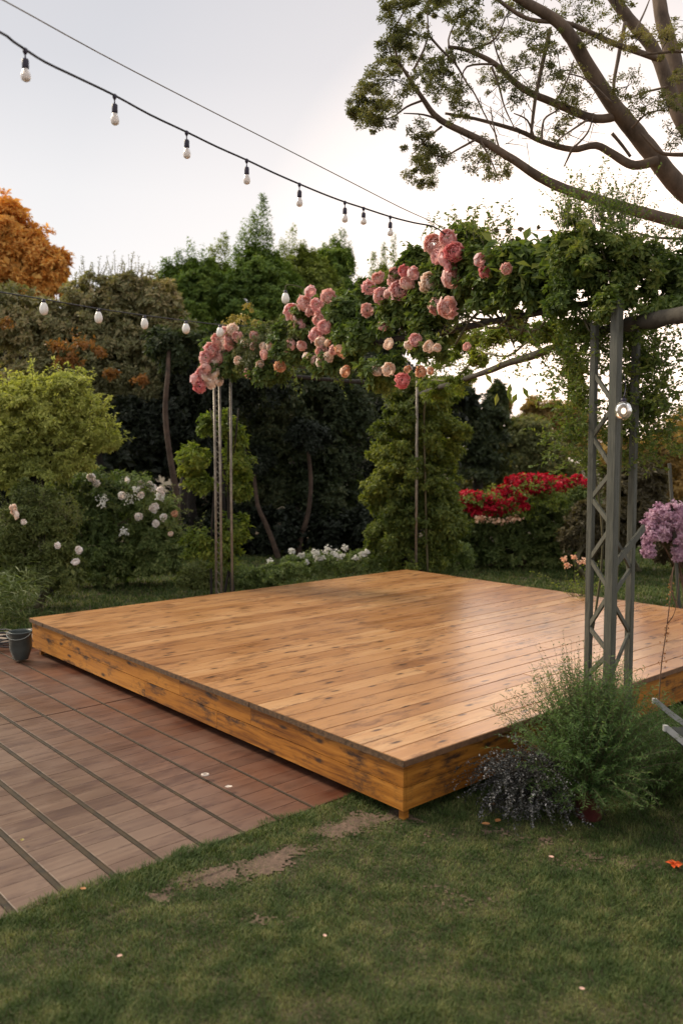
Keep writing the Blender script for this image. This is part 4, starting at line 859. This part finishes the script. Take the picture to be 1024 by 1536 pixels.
tree('distant_tree', 'golden brown distant tree at the right edge behind the tower', 'tree', pb([(1000, 670, 34, 40), (960, 690, 34, 34), (930, 680, 30, 34), (1040, 660, 40, 50), (1020, 720, 40, 40)], 28), 20000, 0.15, M['l_fargold'], 0.2, sub=0.3, group=G_F)
fr = Leaves(); bl = []
for px in range(640, 1240, 40): bl += pb([(px, 730 + rng.normal() * 8, 46, 50), (px, 790, 46, 40)], 30, 0.6)
fr.blobs(bl, 26000, 0.2, sub=0.28, shell=0.5, aspect=0.6); tag(fr.build('far_hedge', M['l_far']), 'soft olive far vegetation closing the garden at right', 'wood', kind='stuff')
# garden stake
gs = thing('garden_stake', 'thin grey leaning wooden stake behind the purple flowers', 'stake', (P(1018, 760, 9.0)[0], 9.0, 0))
m_ = MB(); m_.bar((P(1024, 760, 9.0)[0], 9.0, 0.0), P(1003, 695, 9.0), 0.03, 0.025); m_.build('stake_body', M['greywood'], gs)
# small yellow-flowered weed behind the tower
wd_ = thing('garden_plant', 'spindly plant with small yellow-pink flowers beside the tower', 'plant', (P(868, 880, 8.6)[0], 8.6, 0))
L = Leaves(); L2 = Leaves(); stems = MB()
for _ in range(26): spray(L, stems, (P(868, 880, 8.6)[0] + rng.normal() * 0.04, 8.6, 0.25), (rng.normal() * 0.5, rng.normal() * 0.2, 1), rng.uniform(0.3, 0.6), 14, 0.04, 0.35, 0.5, 0.8, r=0.003)
L2.blobs(pb([(845, 838, 8, 3), (862, 836, 6, 3), (873, 842, 8, 5), (850, 848, 4, 4)], 8.45), 110, 0.026, sub=0.5, shell=0.1, aspect=0.8)
L.build('foliage', M['l_vine'], wd_); L2.build('blossoms', M['peach'], wd_); stems.build('stems', M['stem'], wd_)

# lilac coloured bush behind the right end of the stage
li = thing('purple_flower_bush', 'mauve pink flowering bush at the right edge behind the stage', 'shrub', (P(1030, 900, 9.0)[0], 9.0, 0))
L = Leaves(); L.blobs(pb([(985, 775, 16, 16), (1005, 768, 20, 16), (1022, 775, 20, 20), (975, 800, 12, 22), (990, 795, 14, 20), (1010, 800, 20, 24), (1035, 800, 30, 34), (972, 825, 8, 14), (1060, 790, 36, 40), (1020, 830, 14, 16)], 9.0), 14000, 0.03, sub=0.3, shell=0.5, aspect=0.7); L.build('blossoms', M['l_lilac'], li)
L = Leaves(); L.blobs(pb([(1000, 815, 22, 18), (1020, 840, 16, 20), (990, 835, 10, 10), (1040, 830, 34, 40)], 9.2), 4000, 0.045, sub=0.3, shell=0.3); L.build('foliage', M['l_shrub'], li)
m_ = MB()
for k_ in range(7): limb(m_, [(P(1030, 900, 9.0)[0] + rng.normal() * 0.05, 9.0 + rng.normal() * 0.05, 0), P(1020 + rng.normal() * 14, 870, 9.05), P(1005 + rng.normal() * 20, 810, 9.05)], 0.012, 0.006, 5)
m_.build('stems', M['drystem'], li, True)
# dry wand with red buds in front of the stage, right
dw = thing('dry_stem', 'thin dry reddish stem with tiny buds rising in front of the stage at right', 'plant', (P(985, 1090, 5.0)[0], 5.0, 0))
m_ = MB(); L = Leaves()
limb(m_, [(P(984, 1100, 5.0)[0], 5.0, 0), P(990, 1010, 5.0), P(998, 950, 5.0), P(1004, 900, 5.0), P(1009, 850, 5.05)], 0.0042, 0.0022, 5)
limb(m_, [P(1000, 935, 5.0), P(1008, 925, 4.98), P(1014, 905, 4.97), P(1018, 860, 4.95)], 0.003, 0.0015, 4)
for _ in range(70):
    t = rng.random(); L.add(P(992 + 15 * t + rng.normal() * 3, 1000 - 130 * t, 5.0), rng.normal(size=3), rng.normal(size=3), 0.016, 0.009)
m_.build('stems', M['drystem'], dw, True); L.build('buds', M['l_dead'], dw)

# ------------------------------------------------------------------ big tree, upper right
bt_ = thing('spreading_tree', 'large spreading tree with bare brown limbs and airy leaves at upper right', 'tree', (3.6, 6.6, 0))
lb_ = MB()
def br(s, w0, w1, d0=6.2, d1=6.2, k=9):
    pts_ = [tuple(map(float, q.split())) for q in s.split(',')]; n_ = len(pts_)
    w = [P(x, y_, d0 + (d1 - d0) * i / (n_ - 1)) for i, (x, y_) in enumerate(pts_)]
    limb(lb_, w, 0.43 * w0 * d0 / FPX, 0.43 * w1 * d1 / FPX, k, 0.05, 4); return w
J = "1180 430"
br(J + ",1100 352,1024 335,960 318,880 295,820 272,770 240,720 210,660 180,635 150,610 112,596 90", 25, 4, 6.4, 5.8)
br("1200 420,1110 350,1024 286,977 230,947 192,917 155,882 102,857 58,832 30,782 0,740 -30", 38, 14, 6.5, 6.0)
br("930 172,892 178,832 155,782 132,742 96,702 76,672 70", 16, 5, 6.3, 5.9)
br("985 240,950 248,920 232,893 218,857 224,812 212,777 196,712 178,667 170", 17, 4, 6.3, 6.4)
br("1150 330,1070 240,1024 186,1002 130,982 78,942 28,917 -6,900 -30", 30, 15, 6.5, 6.6)
br("1140 360,1060 200,1024 140,1007 78,992 25,985 -20,975 -60", 32, 20, 6.6, 6.8)
br("990 88,977 85,922 66,882 48,847 34,790 28,740 -5", 11, 6, 6.4, 6.0)
br("824 45,812 100,802 150,796 202", 8, 5, 6.1, 6.1)
br("937 34,926 90,920 125,921 160", 7, 5, 6.4, 6.3)
br("1060 230,1010 232,985 226,960 200", 8, 4, 6.2, 6.2)
br("917 200,930 215,945 235", 6, 5, 6.3, 6.3)
br("1080 90,1024 78,985 80,960 82", 5, 3, 6.0, 6.0)
br("1080 360,1024 358,980 356,950 348", 6, 3, 6.1, 6.1)
# trunk
limb(lb_, [(3.6, 6.6, 0), (3.55, 6.55, 1.2), P(1190, 430, 6.5), P(1170, 380, 6.5)], 0.21, 0.13, 12, 0.05, 4)
tw = ["640 50,662 75,682 95,700 125,712 142,728 175,745 205", "737 100,748 130,756 160,770 190", "612 110,590 90,580 60", "635 150,610 160,590 175,575 178", "660 180,635 172,605 170", "712 210,690 222,665 235,650 232", "620 105,640 60,640 10", "596 90,590 50,610 10", "662 190,640 208,620 230",
      "782 132,760 110,745 80,735 40", "857 225,850 240,845 250", "857 224,880 200,890 170", "832 155,850 120,860 90", "682 92,672 60,690 20", "742 96,700 100,690 130", "770 240,750 225,740 190,735 160", "880 180,850 200,836 210", "950 50,965 20,975 -5", "947 192,970 170,1000 165", "1002 130,960 140,940 150", "720 210,735 240,745 262",
      "800 205,790 180,770 170", "700 76,740 60,760 20", "917 155,880 120,850 110", "812 212,815 180,835 165,842 150"]
for s_ in tw: br(s_, 4.5, 1.8, 6.0, 6.0 + rng.normal() * 0.15, 5)
cl = [(640, 22, 30), (612, 45, 30), (578, 62, 18), (600, 75, 24), (560, 150, 26), (545, 175, 18), (590, 120, 30), (575, 178, 22), (525, 170, 8), (655, 110, 28), (665, 90, 22), (632, 210, 24), (648, 230, 22), (628, 255, 16), (635, 275, 10), (690, 165, 18), (680, 150, 20), (735, 242, 20), (752, 262, 14), (715, 245, 14), (693, 62, 24), (745, 60, 22), (760, 25, 24), (775, 105, 26), (840, 105, 30), (858, 130, 24), (835, 192, 22), (900, 50, 22), (940, 130, 20), (968, 160, 20), (1000, 160, 20), (1012, 200, 16), (870, 20, 26), (700, 15, 24), (1000, 60, 22), (600, 15, 24),
      (820, 70, 24), (700, 35, 24), (742, 120, 18), (780, 150, 16), (800, 60, 20), (955, 60, 18), (1030, 120, 22), (640, -20, 34), (720, -30, 34), (820, -20, 34), (920, -10, 30), (1050, 40, 34), (730, 220, 14), (850, 160, 16), (535, 150, 12), (560, 125, 16), (665, 130, 22), (1060, 180, 30)]
L = Leaves(); tws = MB(); cc = []
for (px, py, r) in cl:
    d = 6.0 + rng.normal() * 0.22; c = P(px, py, d); rr = 1.22 * r * d / FPX
    K = max(8, int(rr / 0.0085)); q = unit(rng.normal(size=(K, 3))) * rng.random((K, 1)) ** 0.4 * rr * np.array([1.15, 1.0, 1.0]); cs = c + q
    L.clumps(cs, np.full(K, 0.036) * rng.uniform(0.5, 1.5, K), np.repeat((c - np.array([0, 0, 0.1]))[None], K, 0), 64 if px > 660 else 130, 0.020, aspect=0.42, bias=0.5, up=0.4)
    for k_ in range(K // 2): tws.tube([c, (c + cs[k_]) / 2 + rng.normal(size=3) * 0.01, cs[k_]], [0.0035, 0.0022, 0.001], 3, False)
L.build('crown', M['l_eucal'], bt_)
for _ in range(70):  # bare twiglets along the middle limbs
    px = rng.uniform(690, 900); py = rng.uniform(130, 215); p0 = P(px, py, 6.0); q = p0 + np.array([rng.normal() * 0.08, rng.normal() * 0.05, rng.normal() * 0.09])
    tws.tube([p0, (p0 + q) / 2 + rng.normal(size=3) * 0.015, q], [0.003, 0.002, 0.001], 3, False)
lb_.build('trunk', M['bark'], bt_, True); tws.build('twigs', M['bark_dark'], bt_)

# ------------------------------------------------------------------ string lights
def catenary(pts_, r, mb, sub=6):
    limb(mb, pts_, r, r, 6, 0, sub)
def bulb_a(root, p, d, h):
    """hanging edison-style bulb: short lead, dark socket, milky globe"""
    m_ = MB(); m_.tube([p, p + np.array([0, 0, -0.32 * h])], 0.0028, 6); m_.lathe([(0.002, 0.004), (0.009, 0.0), (0.009, -0.012), (0.003, -0.022), (0.0, -0.022)], p, 8); m_.lathe([(0.003, -0.30 * h), (0.010, -0.31 * h), (0.0125, -0.36 * h), (0.0125, -0.58 * h), (0.010, -0.62 * h), (0, -0.62 * h)], p, 12)
    s_ = m_.build('socket', M['socket'], root, True)
    m_ = MB(); m_.lathe([(0.009, -0.60 * h), (0.011, -0.64 * h), (0.0165, -0.76 * h), (0.0185, -0.86 * h), (0.015, -0.95 * h), (0.008, -0.99 * h), (0, -h)], p, 14); m_.build('bulb', M['milky'], s_, True)
s1 = thing('string_lights', 'thick black festoon cable with dark-socketed bulbs sloping down from the top left', 'string lights', P(650, 340, 5.55))
m_ = MB(); c1 = [(-90, 8), (0, 48), (20, 62), (38, 74), (68, 93), (118, 117), (172, 143), (225, 172), (280, 198), (325, 220), (370, 240), (410, 259), (449, 276), (485, 291), (517, 303), (545, 312), (585, 325), (620, 334), (650, 340), (668, 352)]
def dS(px): return 3.0 + (px / 650.0) ** 1.0 * 2.5
catenary([P(x, y_, dS(x)) for x, y_ in c1], 0.0052, m_, 3); m_.build('cable', M['cable'], s1, True)
for (x, y_, h) in ((38, 74, 0.115), (172, 143, 0.125), (280, 198, 0.125), (370, 240, 0.125), (449, 276, 0.125), (517, 303, 0.12), (545, 312, 0.10), (585, 325, 0.12)): bulb_a(s1, P(x, y_ - 1, dS(x)), dS(x), h)
s2 = thing('support_wire', 'thin taut grey wire running above the festoon cable', 'wire', P(650, 334, 5.6))
m_ = MB(); catenary([P(x, y_, 3.3 + x / 650 * 2.3) for x, y_ in ((-80, -42), (5, 0), (150, 80), (300, 158), (420, 219), (510, 265), (600, 311), (650, 334), (672, 350))], 0.0030, m_, 3); m_.build('wire_strand', M['rodmetal'], s2, True)
s3 = thing('string_lights', 'string of white lantern bulbs stretched in front of the trees to the garland end', 'string lights', P(375, 489, 8.9))
m_ = MB(); c3 = [(-100, 422), (0, 438), (66, 449), (148, 463), (217, 473), (279, 481), (330, 487), (375, 489), (420, 484)]
def dT(px): return 6.3 + px / 375 * 2.6
catenary([P(x, y_, dT(x)) for x, y_ in c3], 0.0048, m_, 4); m_.build('cable', M['cable'], s3, True)
def bulb_b(root, p, s=1.0):
    m_ = MB(); m_.lathe([(0, 0.012), (0.012, 0.01), (0.018 * s, -0.004), (0.02 * s, -0.016), (0.0, -0.016)], p, 10); q = m_.build('socket', M['socket'], root, True)
    m_ = MB(); m_.lathe([(0.017 * s, -0.014), (0.027 * s, -0.028), (0.037 * s, -0.055), (0.037 * s, -0.078), (0.030 * s, -0.100), (0.015 * s, -0.112), (0, -0.114)], p, 16); m_.build('bulb', M['frost'], q, True)
for x, y_ in ((66, 450), (148, 464), (217, 474), (279, 482), (330, 488)): bulb_b(s3, P(x, y_ + 1, dT(x)), 0.9 if x < 250 else 1.0)
s4 = thing('lantern_bulb', 'single white lantern bulb on a hooked stem above the middle roses', 'bulb', P(428, 430, 7.8))
m_ = MB(); limb(m_, [P(455, 432, 7.9), P(440, 428, 7.85), P(429, 428, 7.8), P(428, 436, 7.8)], 0.005, 0.004, 5); m_.build('hook', M['stem'], s4, True); bulb_b(s4, P(428, 437, 7.8), 0.95)
# little leafy cord between the rose crown and the tower
s5 = thing('leaf_garland_cord', 'thin cord with dry curled leaves against the sky between roses and vine', 'garland', P(740, 345, 5.2))
m_ = MB(); catenary([P(735, 346, 5.25), P(760, 344, 5.2), P(790, 345, 5.15), P(830, 346, 5.1)], 0.0018, m_); catenary([P(762, 362, 5.2), P(775, 370, 5.2), P(795, 368, 5.2)], 0.0018, m_); m_.build('cord', M['drystem'], s5)
for i, (x, y_, a) in enumerate(((757, 345, 0.2), (780, 340, 1.4), (805, 345, -1.2), (823, 346, 0.1), (765, 358, 0.7), (772, 363, -0.2), (740, 346, 0))):
    L = Leaves(); 
    for _ in range(3): L.add(P(x, y_, 5.18), np.array([0, -1, 0.2]) + rng.normal(size=3) * 0.4, np.array([math.cos(a), 0, -math.sin(a)]) + rng.normal(size=3) * 0.25, 0.036, 0.026)
    L.build('dry_leaf', M['l_shrub'], s5)
# globe lamp on the tower
gb = thing('globe_lamp', 'clear round glass lamp glowing warm beside the lattice tower', 'lamp', P(934, 600, 4.42))
m_ = MB(); c = P(934, 616, 4.42); rr = 0.044
m_.lathe([(rr * math.sin(a), rr * 1.12 * math.cos(a)) for a in np.linspace(0.25, math.pi, 14)], c, 20); m_.build('globe', M['glass'], gb, True)
m_ = MB(); m_.lathe([(0.019 * math.sin(a), 0.022 * math.cos(a)) for a in np.linspace(0, math.pi, 9)], c + np.array([0.002, 0, -0.002]), 12); m_.build('lamp_core', M['glow'], gb, True)
m_ = MB(); m_.lathe([(0.012, rr * 1.05), (0.014, rr * 1.1), (0.014, rr * 1.4), (0.006, rr * 1.5), (0, rr * 1.5)], c, 12); limb(m_, [c + np.array([0, 0, rr * 1.5]), c + np.array([0.02, 0.03, 0.12]), c + np.array([0.03, 0.1, 0.2])], 0.003, 0.003, 5); m_.build('socket', M['socket'], gb, True)

# ------------------------------------------------------------------ potted plant and trailing plant by the tower
PX = P(882, 1250, 4.05); pc = (PX[0], 4.05, 0)
pp = thing('potted_rosemary', 'bushy green needle-leaved plant in a dark red pot in front of the tower', 'potted plant', pc)
m_ = MB(); m_.lathe([(0, 0.005), (0.055, 0.005), (0.06, 0.01), (0.075, 0.15), (0.083, 0.15), (0.085, 0.175), (0.078, 0.175), (0.072, 0.15), (0, 0.14)], np.array(pc), 24); m_.build('pot', M['pot'], pp, True)
L = Leaves(); stems = MB()
def needles(p, d, length, grav, n, size=0.028, curve=0.28): spray(L, stems, p, d, length, n, size, 0.16, curve, grav, r=0.0025, start=0.05, jitter=0.35)
for _ in range(820):
    a = rng.uniform(0, 2 * math.pi); tilt = abs(rng.normal()) * 0.42; rad = 0.05 * math.sqrt(rng.random())
    needles((pc[0] + rad * math.cos(a), pc[1] + rad * math.sin(a), 0.15), (math.cos(a) * tilt, math.sin(a) * tilt, 1.0), rng.uniform(0.3, 0.62) * (1.1 - 0.15 * tilt), 0.1 + 0.5 * tilt, 60)
for _ in range(170):  # lower skirt arching down over the pot
    a = rng.uniform(0, 2 * math.pi); needles((pc[0] + 0.04 * math.cos(a), pc[1] + 0.04 * math.sin(a), 0.16), (math.cos(a) * 1.1, math.sin(a) * 1.1, 1.0), rng.uniform(0.2, 0.34) * (0.75 if math.sin(a) < -0.3 else 1.0), 1.3, 44)
for _ in range(46):   # tall bare flower stalks leaning left
    x0 = rng.uniform(-0.16, 0.02); spray(L, stems, (pc[0] + x0 * 0.4, pc[1] + rng.normal() * 0.04, 0.3), (x0 * 0.9 - 0.06, 0.05, 1), rng.uniform(0.35, 0.62), 16, 0.012, 0.5, 0.22, r=0.0018, start=0.45)
L.build('foliage', M['l_rosemary'], pp); stems.build('stems', M['stem'], pp)
rp = thing('rosemary_bush', 'low dark needle-leaved bush right of the pot reaching the frame edge', 'shrub', (P(985, 1210, 4.4)[0], 4.45, 0))
L = Leaves(); stems = MB(); rc = rp['_base']
for _ in range(620):
    a = rng.uniform(0, 2 * math.pi); tilt = abs(rng.normal()) * 0.5; rad = 0.22 * math.sqrt(rng.random())
    needles((rc[0] + rad * math.cos(a) * 1.2, rc[1] + rad * math.sin(a) * 0.7, 0.0), (math.cos(a) * tilt, math.sin(a) * tilt, 1.0), rng.uniform(0.22, 0.5), 0.1 + 0.5 * tilt, 54)
L.build('foliage', M['l_rosemary'], rp); stems.build('stems', M['stem'], rp)
tp = thing('trailing_plant', 'small dark plant with tiny silvery leaves leaning on the stage front', 'plant', (P(775, 1215, 4.2)[0], 4.12, 0))
L = Leaves(); stems = MB(); tcn = tp['_base']
for _ in range(330):
    a = rng.uniform(0, 2 * math.pi); needles_len = rng.uniform(0.16, 0.36)
    spray(L, stems, (tcn[0] + 0.05 + 0.07 * rng.normal(), tcn[1] + 0.05 * rng.normal(), rng.uniform(0.05, 0.30)), (math.cos(a) - 0.25, math.sin(a) * 0.7, 0.55), needles_len * 0.95, 30, 0.015, 0.5, 0.6, 1.9, r=0.0016, start=0.1, jitter=0.4)
L.build('foliage', M['l_silver'], tp); stems.build('stems', M['bark_dark'], tp)

# ------------------------------------------------------------------ bucket, cable coil, chair
bc = G(32, 994); bk = thing('bucket', 'grey-green tapered bucket with a pale wire handle by the stage corner', 'bucket', bc)
m_ = MB(); k8 = 10; m_.lathe([(0, 0.032), (0.058, 0.032), (0.064, 0.038), (0.092, 0.13), (0.094, 0.262), (0.099, 0.264), (0.099, 0.276), (0.091, 0.276), (0.088, 0.262), (0.085, 0.13), (0.055, 0.045), (0, 0.045)], bc, 28); m_.build('bucket_body', M['bucket'], bk, True)
m_ = MB(); m_.tube([bc + np.array([0.1 * math.cos(a), -0.03 - 0.075 * math.sin(a), 0.266 - 0.045 * math.sin(a)]) for a in np.linspace(0, math.pi, 14)], 0.003, 6); m_.build('handle', M['bucket_rim'], bk, True)
cc_ = G(2, 972); ck = thing('cable_coil', 'loose coil of black cable lying beside the bucket', 'cable', cc_); m_ = MB()
for i in range(5):
    rr = rng.uniform(0.12, 0.2); o_ = np.array([rng.normal() * 0.03, rng.normal() * 0.03, 0]); m_.tube([cc_ + o_ + np.array([rr * 1.3 * math.cos(a), rr * math.sin(a), 0.042 + 0.022 * i + 0.012 * math.sin(3 * a + i)]) for a in np.linspace(0, 2 * math.pi, 26)], 0.0075, 6, False)
m_.tube([cc_ + np.array([0.15, 0.0, 0.12]), cc_ + np.array([0.25, 0.08, 0.13]), cc_ + np.array([0.42, 0.12, 0.05]), cc_ + np.array([0.6, 0.25, 0.04])], 0.007, 6); m_.build('coil', M['cable'], ck, True)
# garden chair, mostly beyond the right edge
CD_ = 3.75; ch_b = P(1062, 1150, CD_); chb = (ch_b[0], CD_, 0); ch = thing('garden_chair', 'pale grey curved metal garden chair cut off by the right edge', 'chair', chb)
def strap(pts_, w, t, name='arm'):
    m_ = MB(); out = []
    for i in range(len(pts_) - 1): 
        for t_2_ in np.linspace(0, 1, 4)[:-1]: out.append(np.array(pts_[i]) * (1 - t_2_) + np.array(pts_[i + 1]) * t_2_)
    out.append(np.array(pts_[-1])); vs = []
    for i, p_ in enumerate(out):
        tg = unit(out[min(i + 1, len(out) - 1)] - out[max(i - 1, 0)]); sd = np.array([0, 1.0, 0]); up = np.cross(tg, sd)
        for a, b_ in ((-1, -1), (1, -1), (1, 1), (-1, 1)): vs.append(p_ + sd * a * w / 2 + up * b_ * t / 2)
    fs = [(i * 4 + j, i * 4 + (j + 1) % 4, i * 4 + 4 + (j + 1) % 4, i * 4 + 4 + j) for i in range(len(out) - 1) for j in range(4)] + [(3, 2, 1, 0), tuple(range(len(vs) - 4, len(vs)))]
    m_.add(vs, fs); return m_.build(name, M['chair'], ch)
for dy in (0.0, 0.42):
    q = lambda px, py: P(px, py, CD_) + np.array([dy * 0.25, dy, 0])
    strap([q(994, 1092), q(999, 1092), q(1010, 1101), q(1024, 1113), q(1045, 1128), q(1070, 1138), q(1110, 1138)], 0.018, 0.026, 'arm')
    e1 = q(1056, 1132); e2 = q(1110, 1138)
    m_ = MB(); m_.tube([e1, np.array([e1[0] + 0.10, e1[1], 0.01])], 0.011, 8); m_.build('leg', M['chair'], ch, True)
    m_ = MB(); m_.tube([e2 + np.array([0, 0, 0.0]), np.array([e2[0] + 0.03, e2[1], 0.01])], 0.011, 8); m_.build('leg', M['chair'], ch, True)
sa = P(1042, 1130, CD_); m_ = MB(); m_.box((sa[0] + 0.01, CD_ + 0.03, sa[2] - 0.03), (sa[0] + 0.28, CD_ + 0.39, sa[2] - 0.005)); m_.build('seat', M['fabric'], ch)
m_ = MB(); m_.bar((sa[0] + 0.27, CD_ + 0.21, sa[2]), (sa[0] + 0.40, CD_ + 0.21, sa[2] + 0.4), 0.02, 0.36); m_.build('backrest', M['fabric'], ch)

# ------------------------------------------------------------------ small litter on deck and lawn
def litter(name, label, px, py, mat, size, z=0.012, n=1, group=None, lift=0.02):
    """a curled leaf or petal: small bowed grid"""
    c = G(px, py); m_ = MB(); vs = []; a0 = rng.uniform(0, 6.28)
    for i in range(5):
        for j in range(4):
            u = (i / 4 - 0.5); v = (j / 3 - 0.5) * math.cos(u * 2.6) ; x = u * size * 1.3; y_ = v * size
            vs.append((c[0] + x * math.cos(a0) - y_ * math.sin(a0), c[1] + x * math.sin(a0) + y_ * math.cos(a0), z + 0.5 * size * (v * v * 1.4 + u * u) + rng.normal() * 0.0004))
    m_.add(vs, [(i * 4 + j, i * 4 + j + 1, i * 4 + j + 5, i * 4 + j + 4) for i in range(4) for j in range(3)])
    return tag(m_.build(name, mat, None, True), label, name.replace('_', ' '), group)
red = plain_mat('orange red petal', (0.6, 0.06, 0.01), (0.8, 0.16, 0.02), 0.6); lf = plain_mat('dry leaf orange', (0.28, 0.11, 0.03), (0.4, 0.18, 0.06), 0.7); pk = plain_mat('pale pink petal', (0.55, 0.3, 0.24), (0.7, 0.45, 0.36), 0.6)
fl = thing('fallen_flower', 'orange flower head lying on the grass at the right edge', 'flower', G(1010, 1304))
for i in range(9):
    L = Leaves(); a = i * 0.7; c = G(1010, 1306) + np.array([0, 0, 0.03]); L.add(c, np.array([0, 0, 1.0]) + rng.normal(size=3) * 0.3, np.array([math.cos(a), math.sin(a), 0.35]), 0.036, 0.026); L.build('petal', red, fl)
litter('fallen_leaf', 'yellow orange dry leaf on the lawn beneath the dark trailing plant', 738, 1215, lf, 0.028, 0.03)
litter('fallen_leaf', 'tan dry leaf on worn grass below the dark trailing plant, left one', 728, 1243, lf, 0.03, 0.022)
litter('fallen_leaf', 'tan dry leaf on worn grass closest to the red pot', 746, 1238, lf, 0.03, 0.022)
litter('fallen_leaf', 'small orange leaf in the grass below the deck edge at far left', 125, 1344, lf, 0.02, 0.03)
litter('fallen_petal', 'pale petal on the grass near the lower left corner', 180, 1447, pk, 0.014, 0.032)
litter('fallen_petal', 'tiny cream petal in the middle of the front lawn', 487, 1416, pk, 0.013, 0.032)
litter('fallen_petal', 'pink petal on the grass near the lower right', 872, 1497, pk, 0.014, 0.032)
litter('fallen_petal', 'tan petal on the bare patch right of the stage corner', 826, 1292, pk, 0.018, 0.02)
c = G(308, 1172); rg = thing('white_ring', 'small pinkish white ring lying on the deck beside a batten', 'ring', c + np.array([0, 0, 0.034]))
m_ = MB(); m_.tube([c + np.array([0.018 * math.cos(a), 0.014 * math.sin(a), 0.038]) for a in np.linspace(0, 2 * math.pi, 20)], 0.0055, 8, False); m_.build('ring_body', M['paper'], rg, True)
litter('paper_scrap', 'pale torn paper scrap on the deck between battens', 343, 1190, M['paper'], 0.03, 0.034)
litter('fallen_leaf', 'small yellow leaf on a batten near the left edge of the deck', 34, 1271, M['l_yellow'], 0.018, 0.034)

# ------------------------------------------------------------------ light, sky, camera
SUN_AZ, SUN_EL = R(-62), R(36)      # high on the left, softened by thin cloud
w = bpy.data.worlds.new('World'); bpy.context.scene.world = w; w.use_nodes = True; nt = w.node_tree; nt.nodes.clear()
out = nt.nodes.new('ShaderNodeOutputWorld')
sky = N(nt, 'ShaderNodeTexSky', sky_type='NISHITA'); sky.sun_disc = False; sky.sun_elevation = SUN_EL; sky.sun_rotation = SUN_AZ; sky.dust_density = 3.0
bg1 = N(nt, 'ShaderNodeBackground', i_Strength=0.06); nt.links.new(sky.outputs[0], bg1.inputs[0])
tc = N(nt, 'ShaderNodeTexCoord'); sep = N(nt, 'ShaderNodeSeparateXYZ'); nt.links.new(tc.outputs['Generated'], sep.inputs[0])
rp_ = ramp(nt, [(0.0, (0.56, 0.53, 0.51)), (0.12, (0.535, 0.52, 0.51)), (0.28, (0.465, 0.457, 0.460)), (0.40, (0.37, 0.37, 0.388)), (0.50, (0.34, 0.34, 0.36)), (0.70, (0.47, 0.46, 0.455)), (1.0, (0.54, 0.53, 0.52))], sep.outputs[2])
dt = N(nt, 'ShaderNodeVectorMath', operation='DOT_PRODUCT'); nt.links.new(tc.outputs['Generated'], dt.inputs[0]); dt.inputs[1].default_value = (math.sin(R(15)) * math.cos(R(8)), math.cos(R(15)) * math.cos(R(8)), math.sin(R(8)))
gl_ = ramp(nt, [(0.84, (0, 0, 0)), (0.93, (0.06, 0.06, 0.06)), (0.975, (0.32, 0.32, 0.32)), (1.0, (1, 1, 1))], dt.outputs['Value'])
warm0 = mix(nt, gl_.outputs[0], rp_.outputs[0], (1.25, 0.98, 0.80))
bk_ = ramp(nt, [(0.0, (1.1, 1.08, 1.07)), (0.35, (1.05, 1.04, 1.03)), (0.62, (1, 1, 1))], sep.outputs[1])   # added fill: unseen sky behind the camera is lifted a little
mr_ = N(nt, 'ShaderNodeMapRange'); mr_.inputs['From Min'].default_value = -1.0; nt.links.new(sep.outputs[1], mr_.inputs['Value']); nt.links.new(mr_.outputs[0], bk_.inputs['Fac'])
warm = mix(nt, 1.0, warm0, bk_.outputs[0], 'MULTIPLY')
bg2 = N(nt, 'ShaderNodeBackground', i_Strength=1.62); nt.links.new(warm, bg2.inputs[0])
ad = N(nt, 'ShaderNodeMixShader'); ad.inputs[0].default_value = 0.95; nt.links.new(bg1.outputs[0], ad.inputs[1]); nt.links.new(bg2.outputs[0], ad.inputs[2]); nt.links.new(ad.outputs[0], out.inputs['Surface'])
sl = bpy.data.lights.new('sun', 'SUN'); sl.energy = 3.2; sl.angle = R(14); sl.color = (1.0, 0.87, 0.66); so = bpy.data.objects.new('sun', sl); col.objects.link(so)
dv = Vector((math.sin(SUN_AZ) * math.cos(SUN_EL), math.cos(SUN_AZ) * math.cos(SUN_EL), math.sin(SUN_EL))); so.rotation_euler = dv.to_track_quat('Z', 'Y').to_euler()

cam = bpy.data.cameras.new('camera'); cam.sensor_fit = 'VERTICAL'; cam.sensor_height = 36; cam.lens = FPX / 1536 * 36; cam.clip_end = 600
cam.dof.use_dof = True; cam.dof.focus_distance = 5.4; cam.dof.aperture_fstop = 2.0
co = bpy.data.objects.new('camera', cam); col.objects.link(co); co.location = (0, 0, CH); co.rotation_euler = (math.pi / 2 - PITCH, 0, 0)
sc = bpy.context.scene; sc.camera = co
sc.view_settings.view_transform = 'Standard'; sc.view_settings.look = 'None'; sc.view_settings.exposure = 0.32; sc.view_settings.gamma = 1
sc.cycles.max_bounces = 8; sc.cycles.transmission_bounces = 8; sc.cycles.use_denoising = True
for o in bpy.data.objects:
    if '_base' in o: del o['_base']
